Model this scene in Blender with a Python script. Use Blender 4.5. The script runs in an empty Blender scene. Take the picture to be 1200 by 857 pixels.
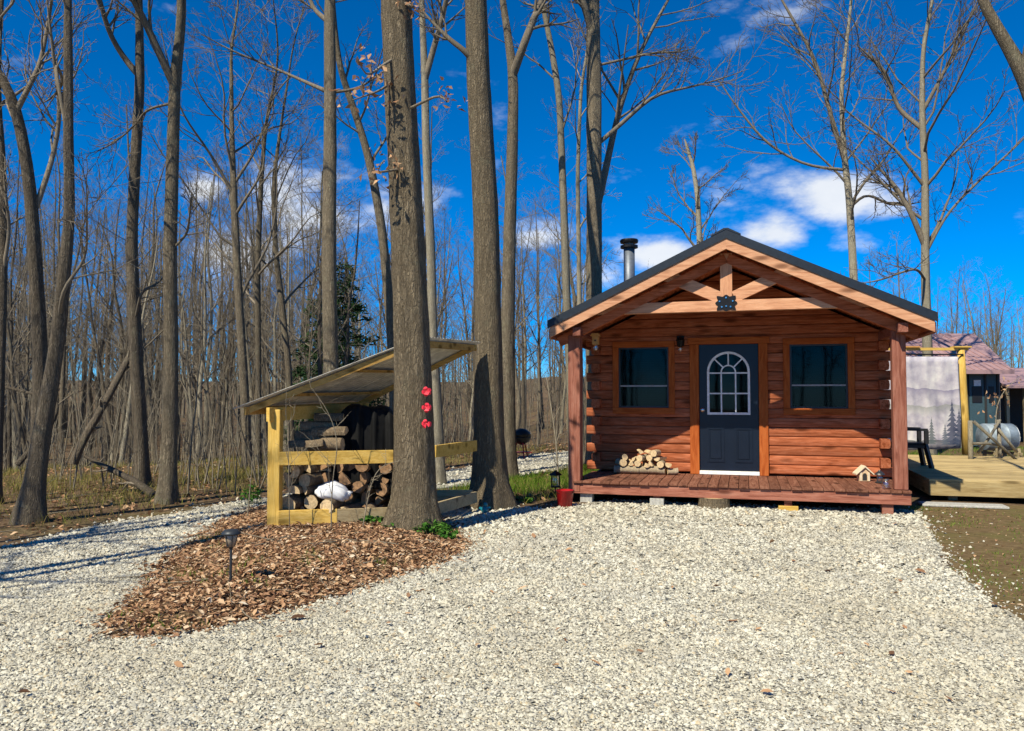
import bpy, bmesh, math, random
import numpy as np
from mathutils import Vector, Matrix, Euler
R_ = math.radians
rng = np.random.default_rng(7)
random.seed(7)
S = bpy.context.scene
col = S.collection

# ------------------------------------------------------------------ camera
FPX, CH, PITCH = 920.0, 1.6, math.atan(34.5 / 920.0)
cam = bpy.data.objects.new('camera', bpy.data.cameras.new('camera'))
col.objects.link(cam)
cam.location = (0, 0, CH)
cam.rotation_euler = (R_(90) + PITCH, 0, 0)
cam.data.sensor_width = 36
cam.data.lens = FPX / 1200 * 36
cam.data.clip_start = 0.05
cam.data.clip_end = 2000
S.camera = cam
# ------------------------------------------------------------------ light
SUN_AZ, SUN_EL = 36.5, 47.5          # direction the shadows fall (right of forward), elevation
sd = Vector((math.sin(R_(SUN_AZ)) * math.cos(R_(SUN_EL)), math.cos(R_(SUN_AZ)) * math.cos(R_(SUN_EL)), -math.sin(R_(SUN_EL))))
sl = bpy.data.lights.new('sun', 'SUN')
sl.energy = 5.0
sl.angle = R_(0.5)
sl.color = (1.0, 0.925, 0.75)
sun = bpy.data.objects.new('sun', sl)
col.objects.link(sun)
sun.location = (-30, -30, 40)
sun.rotation_euler = sd.to_track_quat('-Z', 'Y').to_euler()
w = bpy.data.worlds.new('World')
S.world = w
w.use_nodes = True


class NT:
    """small helper round a node tree"""
    def __init__(s, tree):
        s.t = tree
        s.t.nodes.clear()

    def n(s, kind, ins=None, **kw):
        nd = s.t.nodes.new(kind)
        for k, v in kw.items():
            setattr(nd, k, v)
        for k, v in (ins or {}).items():
            if isinstance(v, bpy.types.NodeSocket):
                s.t.links.new(v, nd.inputs[k])
            else:
                nd.inputs[k].default_value = v
        return nd

    def m(s, op, a, b=0.0, c=None, clamp=False):
        d = {0: a, 1: b}
        if c is not None:
            d[2] = c
        return s.n('ShaderNodeMath', d, operation=op, use_clamp=clamp).outputs[0]

    def vm(s, op, a, b=(0, 0, 0)):
        nd = s.n('ShaderNodeVectorMath', {0: a, 1: b}, operation=op)
        return nd.outputs['Value'] if op in ('DOT_PRODUCT', 'LENGTH', 'DISTANCE') else nd.outputs[0]

    def noise(s, vec, scale, detail=3.0, rough=0.5, dist=0.0):
        return s.n('ShaderNodeTexNoise', {'Vector': vec, 'Scale': scale, 'Detail': detail, 'Roughness': rough, 'Distortion': dist})

    def ramp(s, fac, stops, interp='LINEAR'):
        nd = s.n('ShaderNodeValToRGB', {'Fac': fac})
        cr = nd.color_ramp
        cr.interpolation = interp
        while len(cr.elements) < len(stops):
            cr.elements.new(0.5)
        for e, (p, c) in zip(cr.elements, stops):
            e.position = p
            e.color = (c, c, c, 1) if isinstance(c, (int, float)) else (*c, 1)
        return nd.outputs[0]

    def mix(s, fac, a, b, blend='MIX'):
        nd = s.n('ShaderNodeMix', data_type='RGBA', blend_type=blend)
        for i, v in ((0, fac), (6, a), (7, b)):
            if isinstance(v, bpy.types.NodeSocket):
                s.t.links.new(v, nd.inputs[i])
            else:
                nd.inputs[i].default_value = v if i == 0 else ((*v, 1) if len(v) == 3 else v)
        return nd.outputs[2]

    def scale(s, vec, sc):
        return s.n('ShaderNodeMapping', {'Vector': vec, 'Scale': sc}).outputs[0]


nt = NT(w.node_tree)
sky = nt.n('ShaderNodeTexSky', sky_type='NISHITA', sun_disc=False)
sky.sun_elevation = R_(SUN_EL)
sky.sun_rotation = R_(180 + SUN_AZ)
sky.altitude = 3500
sky.air_density = 1.0
sky.dust_density = 0.0
sky.ozone_density = 4.0
tint = nt.mix(1.0, sky.outputs[0], (0.62, 0.92, 1.25), 'MULTIPLY')
hs = nt.n('ShaderNodeHueSaturation', {'Color': tint, 'Hue': 0.497, 'Saturation': 1.3, 'Value': 1.45})
dirv = nt.n('ShaderNodeTexCoord').outputs['Generated']
dsp = nt.n('ShaderNodeSeparateXYZ', {0: dirv})
# clouds: a soft layer seen from below plus single puffs, all fixed to sky directions
zz = nt.m('MAXIMUM', dsp.outputs[2], 0.0)
nz = nt.noise(nt.scale(dirv, (1, 1, 2.2)), 9.0, 7.0, 0.6).outputs[0]
nz2 = nt.noise(nt.scale(dirv, (1, 1, 2.6)), 2.3, 5.0, 0.55).outputs[0]
field = nt.m('ADD', nt.m('MULTIPLY', nt.m('SUBTRACT', nz2, 0.5), 1.2), nt.m('MULTIPLY', nt.m('SUBTRACT', nz, 0.5), 1.7))


def ray(x, y):
    F = Vector((0, math.cos(PITCH), math.sin(PITCH)))
    U = Vector((0, -math.sin(PITCH), math.cos(PITCH)))
    return Vector((1, 0, 0)) * ((x - 600) / FPX) + U * ((428.5 - y) / FPX) + F


tot = None
for (px, py, sx, sy, amp) in [(985, 226, 62, 30, 1.0), (905, 272, 40, 26, 0.9), (1030, 238, 40, 24, 0.7), (1010, 285, 34, 18, 0.5),
                              (243, 222, 26, 16, 0.8), (335, 235, 60, 48, 0.75), (300, 290, 70, 40, 0.6), (480, 250, 60, 40, 0.45),
                              (775, 298, 50, 20, 0.85), (625, 284, 34, 16, 0.6), (880, 20, 120, 40, 0.22), (1195, 255, 26, 22, 0.5),
                              (700, 330, 60, 30, 0.5), (-150, 230, 90, 40, 0.8), (1420, 180, 110, 40, 0.8)]:
    d = ray(px, py).normalized()
    # two tangent axes of this direction
    a1 = Vector((d.y, -d.x, 0)).normalized()
    a2 = a1.cross(d)
    k = 1 / FPX * d.dot(ray(600, 428).normalized())
    u = nt.m('DIVIDE', nt.vm('DOT_PRODUCT', dirv, a1), sx * k)
    v = nt.m('DIVIDE', nt.vm('DOT_PRODUCT', dirv, a2), sy * k)
    q = nt.m('ADD', nt.m('MULTIPLY', u, u), nt.m('MULTIPLY', v, v))
    g = nt.m('MULTIPLY', nt.m('EXPONENT', nt.m('MULTIPLY', q, -0.8)), amp)
    front = nt.m('GREATER_THAN', nt.vm('DOT_PRODUCT', dirv, d), 0.2)
    g = nt.m('MULTIPLY', g, front)
    tot = g if tot is None else nt.m('MAXIMUM', tot, g)
dens = nt.m('ADD', nt.m('MULTIPLY', tot, 1.0), field)
mask = nt.n('ShaderNodeMapRange', {'Value': dens, 'From Min': 0.24, 'From Max': 0.82, 'To Min': 0.0, 'To Max': 0.92}, interpolation_type='SMOOTHSTEP').outputs[0]
cc = nt.mix(nt.m('MULTIPLY', nz, 1.0), (8.0, 8.8, 10.0), (12.5, 12.5, 12.3))
skyc = nt.mix(mask, hs.outputs[0], cc)
bg = nt.n('ShaderNodeBackground', {'Color': skyc, 'Strength': 0.066})
nt.n('ShaderNodeOutputWorld', {'Surface': bg.outputs[0]})

S.view_settings.view_transform = 'Standard'
S.view_settings.look = 'None'
S.view_settings.exposure = 0.4
S.view_settings.gamma = 1.0
S.view_settings.use_curve_mapping = False
S.cycles.max_bounces = 6
S.cycles.diffuse_bounces = 3
S.render.resolution_x, S.render.resolution_y = 1024, 731

# ------------------------------------------------------------------ placing: photo directions to ground / depth
def gz(x, y, z=0.0):
    d = ray(x, y)
    t = (z - CH) / d.z
    return Vector((d.x * t, d.y * t, z))


def gy(x, y, Y):
    d = ray(x, y)
    t = Y / d.y
    return Vector((d.x * t, Y, CH + d.z * t))


# ------------------------------------------------------------------ materials
MATS = {}


def new_mat(name):
    m = bpy.data.materials.new(name)
    m.use_nodes = True
    return m, NT(m.node_tree)


def finish(nt, color, rough=0.7, bump=None, bstr=0.3, bdist=0.01, metal=0.0, spec=0.3, **extra):
    ins = {'Base Color': color if isinstance(color, bpy.types.NodeSocket) else (*color, 1), 'Roughness': rough, 'Metallic': metal, 'Specular IOR Level': spec}
    ins.update(extra)
    if bump is not None:
        ins['Normal'] = nt.n('ShaderNodeBump', {'Height': bump, 'Strength': bstr, 'Distance': bdist}).outputs[0]
    p = nt.n('ShaderNodeBsdfPrincipled', ins)
    nt.n('ShaderNodeOutputMaterial', {'Surface': p.outputs[0]})


def wood(name, dark, mid, light, axis='x', rough=0.8, knots=True, var=0.35):
    m, t = new_mat(name)
    tc = t.n('ShaderNodeTexCoord').outputs['Object']
    rnd = t.n('ShaderNodeObjectInfo').outputs['Random']
    off = t.n('ShaderNodeCombineXYZ', {0: t.m('MULTIPLY', rnd, 37.0), 1: t.m('MULTIPLY', rnd, 91.0), 2: t.m('MULTIPLY', rnd, 53.0)}).outputs[0]
    v = t.vm('ADD', tc, off)
    sc = {'x': (1.2, 14, 14), 'y': (14, 1.2, 14), 'z': (14, 14, 1.2)}[axis]
    vs = t.scale(v, sc)
    g = t.noise(vs, 1.6, 6, 0.62, 1.2).outputs[0]
    fine = t.noise(t.scale(v, tuple(s * 4 for s in sc)), 2.0, 3, 0.6).outputs[0]
    c = t.ramp(g, [(0.28, dark), (0.5, mid), (0.75, light)])
    c = t.mix(t.ramp(fine, [(0.35, 0.0), (0.75, 0.35)]), c, tuple(x * 0.55 for x in dark))
    blot = t.noise(v, 2.4, 4, 0.6).outputs[0]
    c = t.mix(t.ramp(blot, [(0.5, 0.0), (0.78, 0.45)]), c, dark)
    if knots:
        ks = {'x': (1.0, 3.2, 3.2), 'y': (3.2, 1.0, 3.2), 'z': (3.2, 3.2, 1.0)}[axis]
        vo = t.n('ShaderNodeTexVoronoi', {'Vector': t.scale(v, ks), 'Scale': 1.7, 'Randomness': 1.0})
        k = t.ramp(vo.outputs['Distance'], [(0.0, 0.95), (0.13, 0.7), (0.26, 0.0)])
        c = t.mix(k, c, tuple(x * 0.4 for x in dark))
    hv = t.n('ShaderNodeHueSaturation', {'Color': c, 'Value': t.m('ADD', 1.0 - var / 2, t.m('MULTIPLY', rnd, var))})
    finish(t, hv.outputs[0], rough, t.m('ADD', g, t.m('MULTIPLY', fine, 0.5)), 0.35, 0.006, 0.0, 0.06)
    MATS[name] = m
    return m


CED = ((0.18, 0.043, 0.014), (0.42, 0.128, 0.056), (0.58, 0.225, 0.122))
for ax in 'xyz':
    wood('cedar_' + ax, *CED, axis=ax)
    wood('cedar_pale_' + ax, (0.40, 0.17, 0.09), (0.62, 0.32, 0.18), (0.72, 0.42, 0.25), axis=ax, var=0.2)
    wood('cedar_red_' + ax, (0.15, 0.045, 0.028), (0.31, 0.12, 0.080), (0.42, 0.20, 0.14), axis=ax)
    wood('cedar_orange_' + ax, (0.28, 0.055, 0.012), (0.44, 0.115, 0.028), (0.52, 0.16, 0.045), axis=ax, knots=False, var=0.15)
    wood('pine_' + ax, (0.50, 0.29, 0.055), (0.70, 0.46, 0.115), (0.78, 0.55, 0.18), axis=ax, var=0.2)
    wood('pine_old_' + ax, (0.26, 0.19, 0.10), (0.42, 0.33, 0.19), (0.52, 0.43, 0.27), axis=ax)
    wood('deckwood_' + ax, (0.29, 0.20, 0.085), (0.48, 0.36, 0.17), (0.58, 0.46, 0.24), axis=ax)
wood('roof_rafter', (0.32, 0.17, 0.04), (0.52, 0.31, 0.09), (0.62, 0.40, 0.13), axis='x')
wood('porch_board', (0.10, 0.038, 0.024), (0.22, 0.094, 0.058), (0.34, 0.17, 0.11), axis='y', var=0.5)


def plain(name, c, rough=0.5, metal=0.0, spec=0.4, vary=0.15, nscale=18.0, bump=0.1):
    m, t = new_mat(name)
    tc = t.n('ShaderNodeTexCoord').outputs['Object']
    n1 = t.noise(tc, nscale, 5, 0.6).outputs[0]
    cc_ = t.mix(t.ramp(n1, [(0.35, 0.0), (0.7, 1.0)]), tuple(x * (1 - vary) for x in c), tuple(min(1, x * (1 + vary)) for x in c))
    finish(t, cc_, rough, n1, bump, 0.004, metal, spec)
    MATS[name] = m


plain('roof_tin', (0.022, 0.028, 0.036), 0.42, 0.3)
plain('black_metal', (0.012, 0.012, 0.013), 0.45, 0.4)
plain('black_plastic', (0.012, 0.012, 0.013), 0.5)
plain('pipe_steel', (0.16, 0.18, 0.21), 0.5, 0.4)
plain('door_paint', (0.0065, 0.011, 0.022), 0.33, 0.0, 0.35, 0.12, 5.0, 0.05)
plain('white_paint', (0.86, 0.85, 0.80), 0.45)
plain('silver', (0.72, 0.72, 0.7), 0.22, 1.0)
plain('concrete', (0.42, 0.41, 0.37), 0.9, 0, 0.2, 0.25, 30, 0.4)
plain('red_enamel', (0.34, 0.010, 0.012), 0.3)
plain('red_petal', (0.75, 0.030, 0.055), 0.5)
plain('teal_glaze', (0.02, 0.22, 0.27), 0.25)
plain('tarp', (0.008, 0.008, 0.008), 0.7, 0, 0.15, 0.3, 9, 0.3)
plain('white_bag', (0.76, 0.77, 0.78), 0.45, 0, 0.4, 0.08, 9, 0.3)
plain('tin_plain', (0.56, 0.53, 0.45), 0.5, 0.15, 0.4, 0.3, 5, 0.2)
plain('mauve_roof', (0.40, 0.25, 0.24), 0.5, 0.1, 0.4, 0.12, 2.0, 0.05)
plain('teal_door', (0.045, 0.085, 0.10), 0.5)
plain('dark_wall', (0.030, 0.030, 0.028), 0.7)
plain('house_wall', (0.20, 0.19, 0.17), 0.8)
plain('barrel_blue', (0.26, 0.31, 0.34), 0.55, 0.2, 0.4, 0.45, 4)
plain('barrel_tan', (0.42, 0.33, 0.22), 0.6, 0.1, 0.4, 0.25, 6)
plain('lamp_plastic', (0.30, 0.25, 0.19), 0.25, 0, 0.5)
plain('lamp_dark', (0.035, 0.04, 0.045), 0.45, 0.2)
plain('birdhouse_wood', (0.62, 0.45, 0.27), 0.7)
plain('birdhouse_roof', (0.70, 0.60, 0.42), 0.7)
plain('paper', (0.8, 0.8, 0.78), 0.6)
plain('blind', (0.34, 0.34, 0.34), 0.6)
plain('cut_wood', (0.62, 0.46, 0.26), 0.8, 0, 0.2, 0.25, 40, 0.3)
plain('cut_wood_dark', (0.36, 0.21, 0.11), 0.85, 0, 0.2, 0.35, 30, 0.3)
plain('amber_wood', (0.55, 0.27, 0.07), 0.6)


def bark(name, dark, light, vs=1.0, lichen=0.0, bstr=0.9):
    m, t = new_mat(name)
    tc = t.n('ShaderNodeTexCoord').outputs['Object']
    rnd = t.n('ShaderNodeObjectInfo').outputs['Random']
    v0 = t.vm('ADD', tc, t.n('ShaderNodeCombineXYZ', {0: t.m('MULTIPLY', rnd, 31.0), 2: t.m('MULTIPLY', rnd, 77.0)}).outputs[0])
    wob = t.noise(v0, 6.0, 3).outputs['Color']
    v = t.vm('ADD', v0, t.vm('MULTIPLY', wob, (0.05, 0.05, 0.05)))
    r1 = t.noise(t.scale(v, (17 * vs, 17 * vs, 1.9 * vs)), 1.0, 4, 0.6, 0.6).outputs[0]
    r2 = t.noise(t.scale(v, (36 * vs, 36 * vs, 5.0 * vs)), 1.0, 4, 0.6, 0.4).outputs[0]
    f1 = t.m('MULTIPLY', t.m('ABSOLUTE', t.m('SUBTRACT', r1, 0.5)), 7.0, clamp=True)
    f2 = t.m('MULTIPLY', t.m('ABSOLUTE', t.m('SUBTRACT', r2, 0.5)), 7.0, clamp=True)
    ridge = t.m('MULTIPLY', t.m('POWER', f1, 0.7), t.m('ADD', 0.45, t.m('MULTIPLY', f2, 0.55)))
    fn = t.noise(t.scale(v, (70, 70, 26)), 1.0, 5, 0.7).outputs[0]
    vo = t.n('ShaderNodeTexVoronoi', {'Vector': t.vm('ADD', t.scale(v, (30 * vs, 30 * vs, 7.5 * vs)), t.vm('MULTIPLY', t.noise(v, 9.0, 3).outputs['Color'], (1.3, 1.3, 1.3))), 'Scale': 1.0}, feature='DISTANCE_TO_EDGE')
    ridge = t.m('MULTIPLY', ridge, t.ramp(vo.outputs['Distance'], [(0.0, 0.25), (0.14, 1.0)]))
    big = t.noise(t.scale(v0, (1, 1, 0.5)), 2.2, 4, 0.6).outputs[0]
    hgt = t.m('ADD', t.m('MULTIPLY', ridge, 0.7), t.m('MULTIPLY', fn, 0.5))
    c = t.mix(t.ramp(hgt, [(0.2, 0.0), (0.78, 1.0)]), dark, light)
    c = t.mix(t.ramp(big, [(0.35, 0.0), (0.7, 0.6)]), c, tuple(x * 0.5 for x in light))
    if lichen:
        li = t.noise(v0, 5.0, 5, 0.7).outputs[0]
        c = t.mix(t.ramp(li, [(0.56, 0.0), (0.68, lichen)]), c, (0.30, 0.31, 0.20))
    hv = t.n('ShaderNodeHueSaturation', {'Color': c, 'Value': t.m('ADD', 0.8, t.m('MULTIPLY', rnd, 0.4))})
    finish(t, hv.outputs[0], 0.9, hgt, bstr, 0.03, 0, 0.15)
    MATS[name] = m


bark('bark_oak', (0.055, 0.042, 0.027), (0.36, 0.285, 0.185), 1.0, 0.15, 1.0)
bark('bark_grey', (0.065, 0.052, 0.036), (0.32, 0.262, 0.18), 1.3, 0.25, 0.7)
bark('bark_dark', (0.050, 0.040, 0.029), (0.24, 0.195, 0.14), 1.2, 0.15, 0.8)
bark('bark_pale', (0.16, 0.135, 0.095), (0.42, 0.375, 0.275), 1.6, 0.3, 0.4)
bark('bark_twig', (0.12, 0.097, 0.07), (0.31, 0.26, 0.19), 1.5, 0.0, 0.2)
bark('bark_twig_pale', (0.18, 0.15, 0.105), (0.42, 0.36, 0.26), 1.5, 0.0, 0.2)
bark('bark_birch', (0.30, 0.23, 0.14), (0.62, 0.50, 0.34), 1.6, 0.0, 0.4)
bark('bark_log', (0.10, 0.070, 0.042), (0.40, 0.30, 0.19), 1.6, 0.2, 0.6)


def attr_mat(name, stops, rough=0.8, spec=0.2, trans=0.0, bump=0.0, bscale=60, dirt=0.0):
    m, t = new_mat(name)
    a = t.n('ShaderNodeAttribute', attribute_name='rnd').outputs['Fac']
    tc = t.n('ShaderNodeTexCoord').outputs['Object']
    n1 = t.noise(tc, bscale, 4, 0.6).outputs[0]
    c = t.ramp(t.m('ADD', a, t.m('MULTIPLY', t.m('SUBTRACT', n1, 0.5), 0.25)), stops)
    if dirt:
        dn = t.noise(tc, 0.55, 6, 0.62, 0.5).outputs[0]
        dn2 = t.noise(tc, 3.0, 5, 0.65).outputs[0]
        c = t.mix(t.ramp(t.m('ADD', t.m('MULTIPLY', dn, 0.65), t.m('MULTIPLY', dn2, 0.35)), [(0.42, 0.0), (0.66, dirt)]), c, (0.36, 0.31, 0.21))
        c = t.mix(t.ramp(t.noise(tc, 0.9, 4, 0.6, 0.3).outputs[0], [(0.5, 0.0), (0.7, 0.35)]), c, (0.34, 0.345, 0.33))
    if trans:
        ins = {'Color': c}
        d = t.n('ShaderNodeBsdfDiffuse', ins)
        tr = t.n('ShaderNodeBsdfTranslucent', ins)
        mx = t.n('ShaderNodeMixShader', {0: trans, 1: d.outputs[0], 2: tr.outputs[0]})
        t.n('ShaderNodeOutputMaterial', {'Surface': mx.outputs[0]})
    else:
        finish(t, c, rough, n1 if bump else None, bump, 0.004, 0, spec)
    MATS[name] = m


attr_mat('stone', [(0.0, (0.18, 0.17, 0.145)), (0.18, (0.38, 0.36, 0.295)), (0.5, (0.58, 0.555, 0.45)), (0.82, (0.68, 0.655, 0.54)), (0.92, (0.46, 0.36, 0.21)), (1.0, (0.74, 0.715, 0.63))], 0.85, 0.2, 0, 0.25, 90, 0.6)
attr_mat('leaf_dry', [(0.0, (0.060, 0.036, 0.024)), (0.2, (0.19, 0.10, 0.057)), (0.45, (0.38, 0.215, 0.12)), (0.7, (0.53, 0.335, 0.185)), (0.9, (0.62, 0.46, 0.30)), (1.0, (0.70, 0.60, 0.45))], trans=0.12)
attr_mat('grass_dry', [(0.0, (0.13, 0.10, 0.035)), (0.4, (0.27, 0.22, 0.075)), (0.7, (0.22, 0.23, 0.05)), (1.0, (0.42, 0.34, 0.15))], trans=0.25)
attr_mat('grass_green', [(0.0, (0.045, 0.10, 0.012)), (0.5, (0.11, 0.21, 0.022)), (1.0, (0.26, 0.30, 0.06))], trans=0.3)
attr_mat('leaf_green', [(0.0, (0.025, 0.085, 0.015)), (0.5, (0.06, 0.17, 0.025)), (1.0, (0.13, 0.27, 0.05))], trans=0.3)
attr_mat('needle', [(0.0, (0.012, 0.030, 0.014)), (0.6, (0.028, 0.060, 0.022)), (1.0, (0.06, 0.095, 0.035))], trans=0.1)
attr_mat('bud', [(0.0, (0.20, 0.26, 0.06)), (1.0, (0.34, 0.38, 0.11))], trans=0.4)


def soil():
    m, t = new_mat('soil')
    tc = t.n('ShaderNodeTexCoord').outputs['Object']
    a = t.noise(tc, 0.7, 6, 0.6).outputs[0]
    b = t.noise(tc, 14.0, 6, 0.7).outputs[0]
    vo = t.n('ShaderNodeTexVoronoi', {'Vector': tc, 'Scale': 16.0})
    c = t.ramp(b, [(0.25, (0.035, 0.022, 0.012)), (0.5, (0.095, 0.060, 0.032)), (0.72, (0.18, 0.115, 0.062))])
    lv = t.mix(t.n('ShaderNodeSeparateColor', {0: vo.outputs['Color']}).outputs[0], (0.085, 0.055, 0.032), (0.24, 0.165, 0.10))
    c = t.mix(t.ramp(a, [(0.35, 0.25), (0.65, 0.75)]), c, lv)
    g = t.noise(tc, 0.35, 5, 0.65).outputs[0]
    c = t.mix(t.ramp(g, [(0.5, 0.0), (0.7, 0.5)]), c, (0.13, 0.125, 0.035))
    finish(t, c, 0.95, t.m('ADD', b, vo.outputs['Distance']), 0.7, 0.03, 0, 0.1)
    MATS['soil'] = m


def gravel_bed():
    m, t = new_mat('gravel_bed')
    tc = t.n('ShaderNodeTexCoord').outputs['Object']
    vo = t.n('ShaderNodeTexVoronoi', {'Vector': tc, 'Scale': 48.0})
    cr = t.n('ShaderNodeSeparateColor', {0: vo.outputs['Color']}).outputs[0]
    c = t.ramp(cr, [(0.0, (0.24, 0.225, 0.18)), (0.4, (0.41, 0.39, 0.315)), (0.8, (0.53, 0.505, 0.41)), (1.0, (0.40, 0.33, 0.21))])
    big = t.noise(tc, 0.8, 5, 0.6).outputs[0]
    c = t.mix(t.ramp(big, [(0.45, 0.0), (0.75, 0.35)]), c, (0.40, 0.34, 0.22))
    finish(t, c, 0.9, vo.outputs['Distance'], 0.9, 0.03, 0, 0.2)
    vo.inputs['Randomness'].default_value = 1.0
    MATS['gravel_bed'] = m


def mud():
    m, t = new_mat('bare_soil')
    tc = t.n('ShaderNodeTexCoord').outputs['Object']
    b = t.noise(tc, 9.0, 7, 0.7).outputs[0]
    a = t.noise(tc, 1.4, 5, 0.6).outputs[0]
    c = t.ramp(b, [(0.3, (0.085, 0.055, 0.026)), (0.55, (0.16, 0.11, 0.052)), (0.75, (0.25, 0.185, 0.095))])
    c = t.mix(t.ramp(a, [(0.48, 0.0), (0.68, 0.6)]), c, (0.12, 0.115, 0.035))
    finish(t, c, 0.95, b, 0.6, 0.03, 0, 0.1)
    MATS['bare_soil'] = m


soil(); gravel_bed(); mud()


def glass_mats():
    m, t = new_mat('window_glass')
    fr = t.n('ShaderNodeFresnel', {'IOR': 1.5}).outputs[0]
    tr = t.n('ShaderNodeBsdfTransparent', {'Color': (0.26, 0.27, 0.30, 1)})
    gl = t.n('ShaderNodeBsdfGlossy', {'Color': (0.8, 0.78, 0.75, 1), 'Roughness': 0.03})
    mx = t.n('ShaderNodeMixShader', {0: t.m('MULTIPLY', fr, 0.4), 1: tr.outputs[0], 2: gl.outputs[0]})
    t.n('ShaderNodeOutputMaterial', {'Surface': mx.outputs[0]})
    MATS['window_glass'] = m
    m, t = new_mat('clear_jar')
    tr = t.n('ShaderNodeBsdfTransparent', {'Color': (0.86, 0.88, 0.88, 1)})
    gl = t.n('ShaderNodeBsdfGlossy', {'Color': (1, 1, 1, 1), 'Roughness': 0.08})
    mx = t.n('ShaderNodeMixShader', {0: 0.28, 1: tr.outputs[0], 2: gl.outputs[0]})
    t.n('ShaderNodeOutputMaterial', {'Surface': mx.outputs[0]})
    MATS['clear_jar'] = m


glass_mats()

# ------------------------------------------------------------------ mesh helpers
def mesh_np(name, V, F, mat, parent=None, smooth=False, attr=None):
    """V (n,3); F (m,3|4) index arrays (or list of such arrays) -> one mesh object"""
    Fs = F if isinstance(F, list) else [F]
    Fs = [np.asarray(f, dtype=np.int32) for f in Fs if len(f)]
    me = bpy.data.meshes.new(name)
    V = np.asarray(V, dtype=np.float32)
    me.vertices.add(len(V))
    me.vertices.foreach_set('co', V.ravel())
    nl = sum(f.size for f in Fs)
    npoly = sum(len(f) for f in Fs)
    me.loops.add(nl)
    me.loops.foreach_set('vertex_index', np.concatenate([f.ravel() for f in Fs]))
    me.polygons.add(npoly)
    tot_ = np.concatenate([np.full(len(f), f.shape[1], dtype=np.int32) for f in Fs])
    start = np.concatenate([[0], np.cumsum(tot_)[:-1]]).astype(np.int32)
    me.polygons.foreach_set('loop_start', start)
    if smooth:
        me.polygons.foreach_set('use_smooth', np.ones(npoly, dtype=bool))
    me.update(calc_edges=True)
    if attr is not None:
        a = me.attributes.new('rnd', 'FLOAT', 'POINT')
        a.data.foreach_set('value', np.asarray(attr, dtype=np.float32))
    if mat:
        me.materials.append(MATS[mat])
    o = bpy.data.objects.new(name, me)
    col.objects.link(o)
    if parent:
        o.parent = parent
    return o


def tag(o, label=None, cat=None, group=None, kind=None):
    if label: o['label'] = label
    if cat: o['category'] = cat
    if group: o['group'] = group
    if kind: o['kind'] = kind
    return o


def empty(name, loc=(0, 0, 0), rz=0.0, label=None, cat=None, group=None):
    o = bpy.data.objects.new(name, None)
    o.empty_display_size = 0.2
    col.objects.link(o)
    o.location = loc
    o.rotation_euler = (0, 0, rz)
    return tag(o, label, cat, group)


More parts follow.
